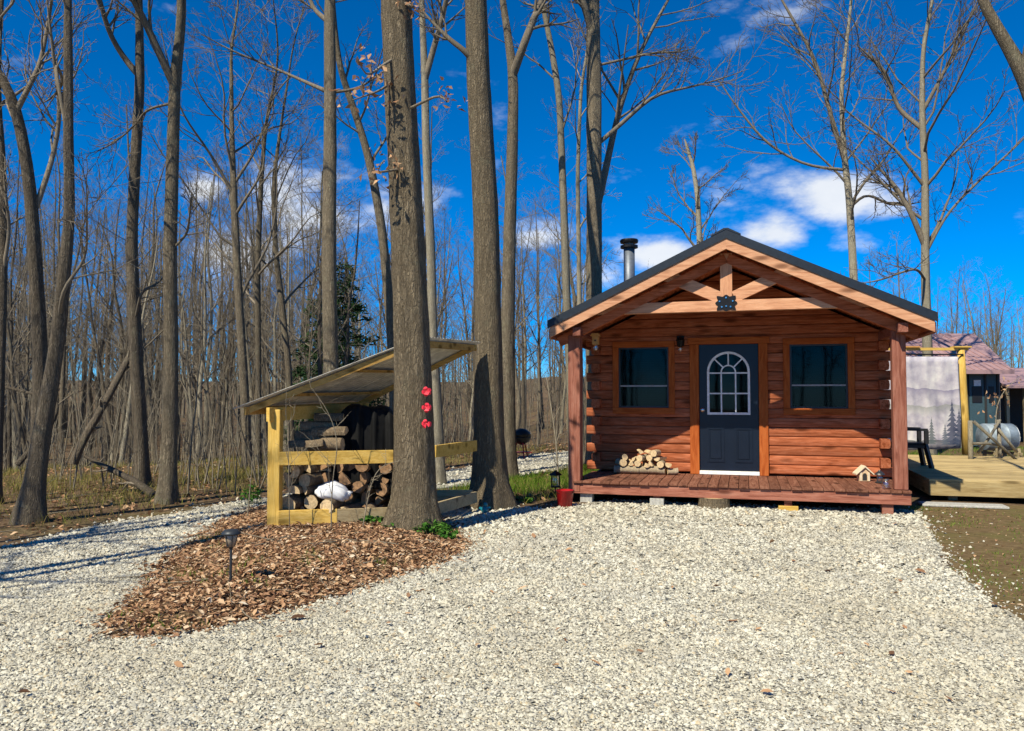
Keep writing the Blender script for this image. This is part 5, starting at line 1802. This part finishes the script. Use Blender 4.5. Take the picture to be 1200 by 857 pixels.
# teal ornament at the foot of the dark tree
te = empty('ornament', gz(568, 601), 0.3, 'small teal glazed ornament at the foot of the dark trunk', 'ornament')
MB().lathe([(0.03, 0), (0.075, 0.03), (0.085, 0.08), (0.06, 0.13), (0.035, 0.15)], 14).build('ornament_body', 'teal_glaze', te, True)
MB().lathe([(0.02, 0.14), (0.05, 0.165), (0.052, 0.20), (0.02, 0.235)], 12, (0.015, -0.01, 0)).build('ornament_head', 'teal_glaze', te, True)
for sx in (-1, 1):
    MB().add([(sx * 0.06, 0, 0.05), (sx * 0.14, 0.01, 0.11), (sx * 0.11, 0.02, 0.14), (sx * 0.05, 0.01, 0.12)], [(0, 1, 2, 3)]).build('wing', 'teal_glaze', te)

te.scale = (0.6, 0.6, 0.6)
# path light in the leaf mound
def path_light(loc, label, h=0.30):
    t = empty('path_light', loc, 0, label, 'path light')
    MB().tube([(0, 0, -0.05), (0, 0, h)], 0.011, 8).build('stake', 'lamp_dark', t)
    MB().lathe([(0.014, h), (0.02, h + 0.012), (0.03, h + 0.02)], 14).build('collar', 'lamp_dark', t)
    MB().lathe([(0.03, h + 0.02), (0.052, h + 0.115), (0.050, h + 0.117)], 18).build('lens', 'lamp_plastic', t, True)
    for kk in range(6):
        a = kk * math.pi / 3
        MB().bar((0.032 * math.cos(a), 0.032 * math.sin(a), h + 0.02), (0.054 * math.cos(a), 0.054 * math.sin(a), h + 0.116), 0.005, 0.005).build('rib', 'lamp_dark', t)
    MB().lathe([(0.076, h + 0.118), (0.078, h + 0.128), (0.055, h + 0.152), (0.02, h + 0.158)], 20).build('cap', 'lamp_dark', t, True)
    return t


pl_ = gz(270, 695)
path_light((pl_.x, pl_.y, tz(pl_.x, pl_.y)), 'solar path light on a black stake in the leaf mound', 0.27)
# black lantern beyond the cabin corner
p = gz(651, 580)
t = empty('garden_lantern', (p.x, p.y, 0), 0, 'black garden lantern standing left of the cabin post', 'lantern')
MB().tube([(0, 0, -0.03), (0, 0, 0.12)], 0.01, 6).build('stake', 'lamp_dark', t)
MB().box((-0.075, -0.075, 0.12), (0.075, 0.075, 0.14), 0.004).build('lantern_base', 'black_metal', t)
for sx in (-1, 1):
    for sy in (-1, 1):
        MB().bar((sx * 0.062, sy * 0.062, 0.14), (sx * 0.062, sy * 0.062, 0.31), 0.014, 0.014).build('lantern_bar', 'black_metal', t)
MB().lathe([(0.05, 0.142), (0.052, 0.308)], 14).build('lantern_glass', 'clear_jar', t, True)
MB().lathe([(0.105, 0.311), (0.09, 0.335), (0.03, 0.375), (0.012, 0.385)], 4).build('lantern_roof', 'black_metal', t)
# red bucket and dark pot
p = gz(662, 594)
t = empty('red_bucket', (p.x, p.y, 0), 0, 'red enamel bucket at the left foot of the cabin post', 'bucket')
MB().lathe([(0.095, 0.008), (0.10, 0.01), (0.128, 0.235), (0.134, 0.24), (0.122, 0.24), (0.115, 0.20), (0.02, 0.19)], 22).build('pail', 'red_enamel', t, True)
MB().tube([(-0.13 * math.cos(a), -0.02 - 0.09 * math.sin(a), 0.235 - 0.05 * math.sin(a)) for a in np.linspace(0, math.pi, 11)], 0.004, 5).build('handle', 'black_metal', t)
p = gz(684, 588)
t = empty('dark_pot', (p.x - 0.05, p.y + 0.15, 0), 0, 'black plastic plant pot behind the red bucket', 'pot')
MB().lathe([(0.10, 0.0), (0.135, 0.22), (0.145, 0.222), (0.145, 0.25), (0.13, 0.25), (0.12, 0.2), (0.02, 0.19)], 20).build('pot_shell', 'black_plastic', t, True)

# small dark grill by the far track
p = gz(611, 537)
t = empty('grill', (p.x, p.y, 0), 0.3, 'small dark red-legged grill beside the far gravel track', 'grill')
MB().lathe([(0.05, 0.34), (0.2, 0.42), (0.25, 0.52), (0.25, 0.54)], 16).build('grill_bowl', 'black_metal', t, True)
MB().lathe([(0.255, 0.545), (0.22, 0.66), (0.12, 0.73), (0.03, 0.75)], 16).build('grill_lid', 'black_metal', t, True)
for kk in range(3):
    a = kk * 2.1 + 0.5
    MB().tube([(0.12 * math.cos(a), 0.12 * math.sin(a), 0.40), (0.24 * math.cos(a), 0.24 * math.sin(a), -0.02)], 0.018, 6).build('leg', 'red_enamel', t)
MB().box((-0.22, -0.16, 0.14), (0.22, 0.16, 0.16)).build('shelf', 'red_enamel', t)

# ------------------------------------------------------------------ plants
def leafy(loc, R, n, H, label, seed, size=0.03):
    q = np.random.default_rng(seed)
    t = empty('green_plant', loc, 0, label, 'plant')
    V = []; A = []; st = MB()
    for k in range(n):
        a = q.uniform(0, 6.28); rr = R * math.sqrt(q.random()); h_ = H * q.uniform(0.35, 1.0) * (1 - 0.4 * rr / R)
        c = np.array([rr * math.cos(a), rr * math.sin(a), h_])
        if k % 4 == 0:
            st.tube([(c[0] * 0.8, c[1] * 0.8, -0.01), tuple(c)], [0.003, 0.002], 3, False)
        u_ = unit(np.array([math.cos(a), math.sin(a), q.uniform(-0.3, 0.5)]) + q.normal(0, 0.4, 3)); v_ = unit(np.cross(u_, np.array([0, 0, 1.0]) + q.normal(0, 0.4, 3)))
        s_ = size * q.uniform(0.6, 1.4)
        V += [c - u_ * s_, c - v_ * s_ * 0.6 + [0, 0, s_ * 0.3], c + u_ * s_, c + v_ * s_ * 0.6 + [0, 0, s_ * 0.3]]
        A += [q.uniform(0.1, 1)] * 4
    mesh_np('leaves', np.array(V), np.arange(len(V)).reshape(-1, 4), 'leaf_green', t, attr=A)
    tag(st.build('stems', 'leaf_green', t), kind='stuff')


for (x_, y_, R, n, H, lb) in [(505, 630, 0.20, 240, 0.17, 'green leafy plant at the right foot of the oak'), (465, 628, 0.16, 130, 0.12, 'low green plant at the left foot of the oak'),
                              (436, 622, 0.13, 90, 0.10, 'small green plant under the lower woodshed rail'), (525, 634, 0.10, 70, 0.13, 'small bright green plant beside the gravel right of the oak'),
                              (616, 590, 0.10, 60, 0.10, 'tiny green plant right of the dark trunk foot'), (294, 592, 0.16, 120, 0.34, 'green weed behind the woodshed post at the roadside'),
                              (688, 578, 0.12, 60, 0.22, 'green plant growing out of the black pot by the cabin')]:
    p = gz(x_, y_)
    if 'black pot' in lb:
        p = bpy.data.objects['dark_pot'].location + Vector((0, 0, 0.2))
        leafy((p.x, p.y, p.z), R, n, H, lb, int(x_))
    else:
        leafy((p.x, p.y, tz(p.x, p.y)), R, n, H, lb, int(x_))


def sapling(path, Y, label, seed, r=0.008):
    q = np.random.default_rng(seed)
    P = np.array([tuple(gy(x_, y_, Y)) for x_, y_ in path])
    bz = tz(P[0][0], P[0][1])
    org = np.array([P[0][0], P[0][1], bz])
    P[0][2] = bz - 0.05
    Q, rr, L = resample(P - org, np.linspace(r, r * 0.35, len(P)), 16)
    t = empty('sapling', org, 0, label, 'sapling')
    V, F_ = tubes(Q[None], rr[None], 6)
    mesh_np('stem', V, F_, 'bark_twig_pale', t, True)
    V, F_ = merge(crown_on(q, Q[None], rr[None], np.array([L * 0.5]), 6, 3, 0, 0.05, 0.002))
    mesh_np('twigs', V, F_, 'bark_twig_pale', t, True)


sapling([(388, 636), (388, 600), (390, 555), (398, 520), (385, 480), (365, 455)], 8.9, 'bare sapling in front of the white sack', 61)
sapling([(424, 630), (430, 590), (437, 560), (446, 545), (470, 540)], 8.95, 'small bare sapling in front of the right half of the lower rail', 62)
sapling([(340, 560), (338, 520), (334, 480), (336, 455)], 8.9, 'thin pale twig rising by the woodshed post', 63, 0.005)
sapling([(290, 590), (296, 540), (300, 500), (302, 470)], 10.2, 'bare sapling behind the left woodshed post', 64)
sapling([(655, 575), (652, 520), (645, 470), (640, 440)], 13.5, 'thin pale sapling behind the garden lantern', 65, 0.016)

# ------------------------------------------------------------------ right side: platform, print, chair, house
PLX0, PLX1, PLY0 = 2.84, 9.5, 1.70
plat = empty('wooden_platform', cw(PLX0, PLY0, 0), CR, 'low yellow timber platform right of the cabin', 'platform')
pw, pd = PLX1 - PLX0, 5.2
yb_ = 0.0
while yb_ < pd - 0.05:
    MB().box((0.0 + random.uniform(-0.004, 0.004), yb_ + 0.004, 0.295), (pw, yb_ + 0.138, 0.333), 0.003).build('deck_board', 'deckwood_x', plat)
    yb_ += 0.142
MB().box((0.0, -0.004, 0.085), (pw, 0.038, 0.293), 0.004).build('rim_board', 'deckwood_x', plat)
MB().box((0.0, 0.04, 0.085), (0.04, pd, 0.293), 0.004).build('rim_board', 'deckwood_y', plat)
for kk in range(6):
    MB().box((0.3 + kk * 1.2, 0.2, -0.02), (0.42 + kk * 1.2, 0.32, 0.294)).build('platform_foot', 'pine_old_z', plat)
    MB().box((0.3 + kk * 1.2, pd - 0.3, -0.02), (0.42 + kk * 1.2, pd - 0.18, 0.294)).build('platform_foot', 'pine_old_z', plat)
DP = 0.334
# grey stepping slab in front
a = gz(1128, 594)
sl_ = MB().box((-0.55, -0.16, 0.0), (0.55, 0.16, 0.035), 0.008).build('paving_slab', 'concrete', None)
sl_.location = (a.x, a.y, 0.004); sl_.rotation_euler = (0, 0, CR)
tag(sl_, 'flat grey concrete slab in front of the platform', 'slab')

# hanging print on its post frame
YT = 17.0
P1 = gy(1130, 530, YT); zb_ = DP
TX1 = gy(1121, 470, YT).x; TX0 = TX1 - 2.0
fr = empty('print_frame', (P1.x, YT, DP), 0, 'rough yellow post frame holding the printed cloth', 'frame')
lean = gy(1126, 410, YT).x - P1.x
MB().tube([(0.06, 0, -0.02), (0.03, 0.02, 0.8), (lean + 0.02, 0, 1.6), (lean, 0, 2.24)], [0.095, 0.088, 0.08, 0.075], 12).build('post', 'pine_z', fr, True)
MB().tube([(-2.35, 0, -0.02), (-2.33, 0.02, 1.2), (-2.36, 0, 2.24)], [0.09, 0.08, 0.075], 12).build('post', 'pine_z', fr, True)
MB().bar((-2.5, 0, 2.26), (lean + 0.15, 0, 2.26), 0.06, 0.06).build('top_rail', 'pine_x', fr)
MB().tube([(-2.3, -0.09, 2.14), (lean, -0.09, 2.14)], 0.014, 8).build('curtain_rod', 'black_metal', fr)
MB().box((lean - 0.18, -0.1, 2.291), (lean + 0.18, 0.1, 2.32)).build('cap_board', 'pine_x', fr)
MB().box((-1.25, -0.08, 2.291), (-0.95, 0.08, 2.32)).build('cap_board', 'amber_wood', fr)


def print_mat():
    m, t = new_mat('printed_cloth')
    tc = t.n('ShaderNodeTexCoord').outputs['Object']
    sp = t.n('ShaderNodeSeparateXYZ', {0: tc})
    X, Z = sp.outputs[0], sp.outputs[2]
    n1 = t.noise(tc, 2.6, 6, 0.62).outputs[0]
    n2 = t.noise(t.scale(tc, (1, 1, 2.0)), 5.0, 5, 0.6).outputs[0]
    c = t.ramp(n1, [(0.3, (0.26, 0.24, 0.31)), (0.5, (0.47, 0.44, 0.47)), (0.7, (0.66, 0.64, 0.60))])
    # misty ridges
    for (z0, amp, fr_, colr, th_) in ((1.38, 0.35, 1.4, (0.20, 0.18, 0.27), 0.16), (1.05, 0.3, 1.9, (0.28, 0.29, 0.26), 0.22), (0.30, 0.14, 2.0, (0.06, 0.065, 0.07), 0.30)):
        nn = t.noise(t.n('ShaderNodeCombineXYZ', {0: t.m('MULTIPLY', X, fr_), 1: z0 * 7}).outputs[0], 1.0, 5, 0.55).outputs[0]
        line = t.m('ADD', z0 - amp / 2, t.m('MULTIPLY', nn, amp))
        d = t.m('SUBTRACT', line, Z)
        f_ = t.m('MULTIPLY', t.m('GREATER_THAN', d, 0.0), t.ramp(t.m('DIVIDE', d, th_), [(0.0, 0.8), (1.0, 0.0)]))
        c = t.mix(f_, c, colr)
    # spruces
    for (x0, top, base, wd, colr) in ((-0.17, 1.18, 0.20, 0.22, (0.05, 0.065, 0.11)), (-0.02, 0.98, 0.15, 0.20, (0.045, 0.06, 0.10)), (-0.62, 0.80, 0.22, 0.13, (0.10, 0.125, 0.13)), (-0.33, 0.66, 0.2, 0.12, (0.10, 0.12, 0.15)), (-0.9, 0.6, 0.2, 0.1, (0.35, 0.38, 0.38)), (-1.3, 0.9, 0.2, 0.16, (0.2, 0.24, 0.28))):
        hh = t.m('DIVIDE', t.m('SUBTRACT', top, Z), top - base)
        saw = t.m('FRACT', t.m('ADD', t.m('MULTIPLY', hh, 9.0), t.m('MULTIPLY', n2, 1.2)))
        lim = t.m('MULTIPLY', t.m('MULTIPLY', hh, wd), t.m('ADD', 0.3, t.m('MULTIPLY', saw, 0.7)))
        ins_ = t.m('MULTIPLY', t.m('LESS_THAN', t.m('ABSOLUTE', t.m('SUBTRACT', X, x0)), lim), t.m('MULTIPLY', t.m('GREATER_THAN', hh, 0.0), t.m('LESS_THAN', hh, 1.0)))
        c = t.mix(t.m('MULTIPLY', ins_, 0.85), c, colr)
    finish(t, c, 0.85, n2, 0.1, 0.01, 0, 0.1)
    MATS['printed_cloth'] = m


print_mat()
clo = empty('printed_cloth', (TX1, YT - 0.12, DP), 0, 'white hanging cloth printed with misty mountains and dark spruces', 'wall hanging')
n, m_ = 60, 16
vs = []; fs = []
for i in range(n + 1):
    u = i / n
    for j_ in range(m_ + 1):
        v = j_ / m_
        vs.append((-2.0 * (1 - u) + 0.02 * math.sin(v * 5), 0.012 * math.sin(u * 34 + 1.5 * v) * (0.4 + 0.6 * v) + 0.004 * math.sin(u * 75), 0.06 + 0.12 * u * (1 - v) * (1 - v) * 0.5 + 2.03 * v))
for i in range(n):
    for j_ in range(m_):
        a = i * (m_ + 1) + j_
        fs.append((a, a + m_ + 1, a + m_ + 2, a + 1))
o = MB().add(vs, fs).build('cloth', 'printed_cloth', clo, True)
md = o.modifiers.new('thick', 'SOLIDIFY'); md.thickness = 0.004
for kk in range(12):
    rx = -1.96 + kk * 1.93 / 11
    ring = [(rx, 0.03 + 0.026 * math.cos(a), 2.125 + 0.03 * math.sin(a)) for a in np.linspace(0, 2 * math.pi, 11)]
    MB().tube(ring, 0.004, 5, False).build('ring', 'black_metal', clo)

# black patio chair beside the cabin
c0 = gz(1074, 548, DP)
chair = empty('patio_chair', (c0.x - 0.02, c0.y + 0.2, DP), R_(75), 'black plastic patio chair half hidden behind the cabin post', 'chair')
MB().box((-0.24, -0.24, 0.40), (0.24, 0.24, 0.43), 0.01).build('seat', 'black_plastic', chair)
for sx in (-1, 1):
    for sy in (-1, 1):
        MB().bar((sx * 0.21, sy * 0.21, 0.42), (sx * 0.29, sy * 0.29, 0.0), 0.07, 0.06).build('leg', 'black_plastic', chair)
    MB().box((sx * 0.23 - 0.015, -0.22, 0.34), (sx * 0.23 + 0.015, 0.22, 0.399), 0.006).build('apron', 'black_plastic', chair)
    MB().bar((sx * 0.26, -0.24, 0.66), (sx * 0.26, 0.26, 0.67), 0.075, 0.045).build('armrest', 'black_plastic', chair)
    MB().bar((sx * 0.26, -0.22, 0.42), (sx * 0.26, -0.22, 0.655), 0.09, 0.06).build('arm_support', 'black_plastic', chair)
for kk in range(6):
    xx = -0.2 + kk * 0.08
    MB().bar((xx, 0.23, 0.42), (xx * 1.05, 0.33, 0.88), 0.055, 0.02, up=(0, 1, 0)).build('back_slat', 'black_plastic', chair)
MB().bar((-0.27, 0.33, 0.89), (0.27, 0.33, 0.89), 0.03, 0.06).build('back_rail', 'black_plastic', chair)

# crossed-branch railing beyond the platform
YX = 15.6
rl = empty('branch_railing', gy(1138, 535, YX), 0, 'rustic railing of crossed branches beside the platform', 'railing')
ro = rl.location.copy()
ro.z = 0; rl.location = ro


def br(a, b, ya, yb2, r1, r2, nm='branch'):
    A_ = gy(a[0], a[1], YX + ya) - ro; B_ = gy(b[0], b[1], YX + yb2) - ro
    M_ = (A_ + B_) / 2 + Vector((random.uniform(-0.02, 0.02), 0, random.uniform(-0.02, 0.02)))
    MB().tube([A_, M_, B_], [r1, (r1 + r2) / 2, r2], 8).build(nm, 'bark_pale', rl, True)


br((1138, 552), (1137, 493), 0, 0, 0.05, 0.045, 'post')
br((1141, 494), (1192, 540), -0.05, -0.05, 0.032, 0.026)
br((1146, 531), (1172, 492), 0.05, 0.05, 0.03, 0.025)
br((1166, 498), (1192, 530), 0.10, 0.10, 0.03, 0.028)
br((1172, 552), (1170, 492), 0.16, 0.16, 0.04, 0.035, 'post')
br((1141, 520), (1172, 522), -0.11, 0.1, 0.028, 0.024)
br((1210, 552), (1208, 495), 0.1, 0.1, 0.04, 0.036, 'post')
# barrel lying on its side
B0 = gz(1182, 540, 0.0); YBR = 17.6
bx = gy(1172, 520, YBR)
ba = empty('barrel', (bx.x, YBR, 0), 0.0, 'pale blue metal drum lying on its side behind the railing', 'barrel')
def drum(x0, x1, r, z0, mat, name, parent):
    mb = MB().lathe([(r * 0.96, 0), (r, 0.01), (r, (x1 - x0) * 0.33), (r * 1.03, (x1 - x0) * 0.345), (r, (x1 - x0) * 0.36), (r, (x1 - x0) * 0.66), (r * 1.03, (x1 - x0) * 0.675), (r, (x1 - x0) * 0.69), (r, x1 - x0 - 0.01), (r * 0.96, x1 - x0)], 28)
    mb.v = [(x0 + z_, y_, z0 + x_) for x_, y_, z_ in mb.v]
    return mb.build(name, mat, parent, True)
drum(-0.38, 0.26, 0.30, 0.66, 'barrel_blue', 'drum', ba)
MB().tube([(0.265, 0.27 * math.cos(a), 0.66 + 0.27 * math.sin(a)) for a in np.linspace(0, 2 * math.pi, 25)], 0.016, 6, False).build('rim', 'white_paint', ba)
for xx in (-0.2, 0.26):
    MB().bar((xx, -0.3, 0.0), (xx, -0.22, 0.42), 0.06, 0.06).build('cradle_leg', 'pine_old_z', ba)
    MB().bar((xx, 0.3, 0.0), (xx, 0.22, 0.42), 0.06, 0.06).build('cradle_leg', 'pine_old_z', ba)
    MB().bar((xx, -0.34, 0.30), (xx, 0.34, 0.30), 0.05, 0.06).build('cradle_rail', 'pine_old_y', ba)

# the house behind
YH = 24.0
hs_ = empty('house', (gy(1100, 500, YH).x, YH, 0), 0, 'low house with a mauve metal roof and dark teal doors beyond the platform', 'house')
ho = hs_.location


def hx(px_, dy=0.0):
    return gy(px_, 450, YH + dy).x - ho.x


def hz_(py_, dy=0.0):
    return gy(1100, py_, YH + dy).z


xl, xr = hx(960), hx(1166)
ez, rz_ = hz_(434, -0.5), hz_(391, 3.0)
MB().box((xl, 0.0, -0.05), (hx(1128), 0.2, ez + 0.1)).build('wall', 'house_wall', hs_)
MB().box((hx(1167.5), 0.0, -0.05), (xr + 0.15, 0.2, ez + 0.1)).build('wall', 'house_wall', hs_)
MB().box((hx(1128), 0.0, hz_(437)), (hx(1167.5), 0.2, ez + 0.1)).build('wall', 'dark_wall', hs_)
MB().box((xl, 0.2, -0.05), (xr, 6.3, 0.0)).build('house_floor', 'concrete', hs_)
MB().box((xl, 6.2, -0.05), (xr, 6.4, ez + 0.1)).build('wall', 'house_wall', hs_)
MB().box((xr - 0.2, 0.2, -0.05), (xr, 6.2, ez + 0.1)).build('wall', 'house_wall', hs_)
# roof: front and back slope, hipped right end
xrt = hx(1143, 3.0)
def roofface(pts_, name):
    c = np.array(pts_); 
    mb = MB().add(list(map(tuple, c)) + [tuple(p + np.array([0, 0, -0.06])) for p in c], [tuple(range(len(c))), tuple(range(len(c), 2 * len(c)))[::-1]] + [(i, len(c) + i, len(c) + (i + 1) % len(c), (i + 1) % len(c)) for i in range(len(c))])
    return mb.build(name, 'mauve_roof', hs_)
rf = roofface([(xl, -0.5, ez), (xr + 0.25, -0.5, ez), (xrt, 3.0, rz_), (xl, 3.0, rz_)], 'roof')
roofface([(xr + 0.25, -0.5, ez), (xr + 0.25, 6.6, ez), (xrt, 3.0, rz_)], 'roof_end')
roofface([(xl, 3.0, rz_), (xrt, 3.0, rz_), (xr + 0.25, 6.6, ez), (xl, 6.6, ez)], 'roof_back')
nb = 26
for kk in range(nb):
    f_ = kk / (nb - 1)
    xa = xl + (xr + 0.2 - xl) * f_
    lim = 1.0 if xa < xrt else max(0.0, 1 - (xa - xrt) / (xr + 0.25 - xrt))
    if lim < 0.08: continue
    a = Vector((xa, -0.5, ez + 0.012)); b = Vector((xa, -0.5 + 3.5 * lim, ez + (rz_ - ez) * lim + 0.012))
    MB().bar(a, b, 0.035, 0.03).build('roof_seam', 'mauve_roof', hs_)
MB().bar((xl, -0.54, ez - 0.05), (xr + 0.25, -0.54, ez - 0.05), 0.04, 0.12).build('eave_board', 'mauve_roof', hs_)
# doors
for kk, (a, b) in enumerate(((1134.5, 1152), (1154, 1166))):
    d = MB().box((hx(a), -0.06, 0.05), (hx(b), -0.005, hz_(438))).build('door', 'teal_door', hs_)
    MB().box((hx(a + 3), -0.075, hz_(472)), (hx(b - 3), -0.061, hz_(453))).build('door_pane', 'black_plastic', d)
    if kk == 0:
        MB().box((hx(1139.5), -0.085, hz_(452.5)), (hx(1147.5), -0.063, hz_(445.5))).build('notice', 'paper', d)
for a in (1131.5, 1153, 1167.5):
    MB().box((hx(a) - 0.03, -0.09, 0.0), (hx(a) + 0.03, -0.002, hz_(436))).build('door_post', 'dark_wall', hs_)
# open shelter with lower roof at the right
sh = empty('shelter', (gy(1190, 500, 25.5).x, 25.5, 0), 0, 'open dark shelter with a low mauve roof right of the house', 'shelter')
xo = sh.location.x
zr0, zr1 = gy(1190, 452, 25.0).z, gy(1190, 431, 27.5).z
xa, xb2 = gy(1170, 450, 25.5).x - xo, gy(1330, 450, 25.5).x - xo
MB().add([(xa, -0.5, zr0), (xb2, -0.5, zr0), (xb2, 2.2, zr1), (xa, 2.2, zr1), (xa, -0.5, zr0 - 0.08), (xb2, -0.5, zr0 - 0.08), (xb2, 2.2, zr1 - 0.08), (xa, 2.2, zr1 - 0.08)],
         [(0, 1, 2, 3), (7, 6, 5, 4), (0, 4, 5, 1), (1, 5, 6, 2), (2, 6, 7, 3), (3, 7, 4, 0)]).build('roof', 'mauve_roof', sh)
MB().box((xa + 0.2, 2.0, -0.05), (xb2, 2.1, zr1 - 0.1)).build('back_wall', 'dark_wall', sh)
MB().box((xa + 0.02, 0.0, -0.05), (xa + 0.12, 2.0, zr0 - 0.1)).build('side_wall', 'dark_wall', sh)
for a in (1174, 1195, 1235, 1290):
    xx = gy(a, 450, 25.5).x - xo
    MB().box((xx - 0.05, -0.3, -0.05), (xx + 0.05, -0.2, zr0 - 0.08)).build('post', 'pine_old_z', sh)
# dry-leaved twig in front of the house
tw = empty('leafy_twig', (gy(1172, 500, 19).x, 19, 0), 0, 'thin shrub with pale dry leaves in front of the shelter', 'shrub')
to = np.array(tw.location)
pl2 = [np.array(gy(x_, y_, 19)) - to for x_, y_ in ((1165, 535), (1167, 480), (1172, 462), (1185, 448), (1197, 441))]
pl2[0][2] = -0.05
Q, qr, L = resample(pl2, [0.016, 0.012, 0.01, 0.007, 0.004], 14)
V, F_ = tubes(Q[None], qr[None], 6)
mesh_np('stem', V, F_, 'bark_twig_pale', tw, True)
leaf_bunch(tw, [Q[6] + [0, 0, 0.1], Q[8], Q[10], Q[12], Q[9] + [-.2, 0, 0]], 'leaves', n=9, spread=0.12, size=0.05)
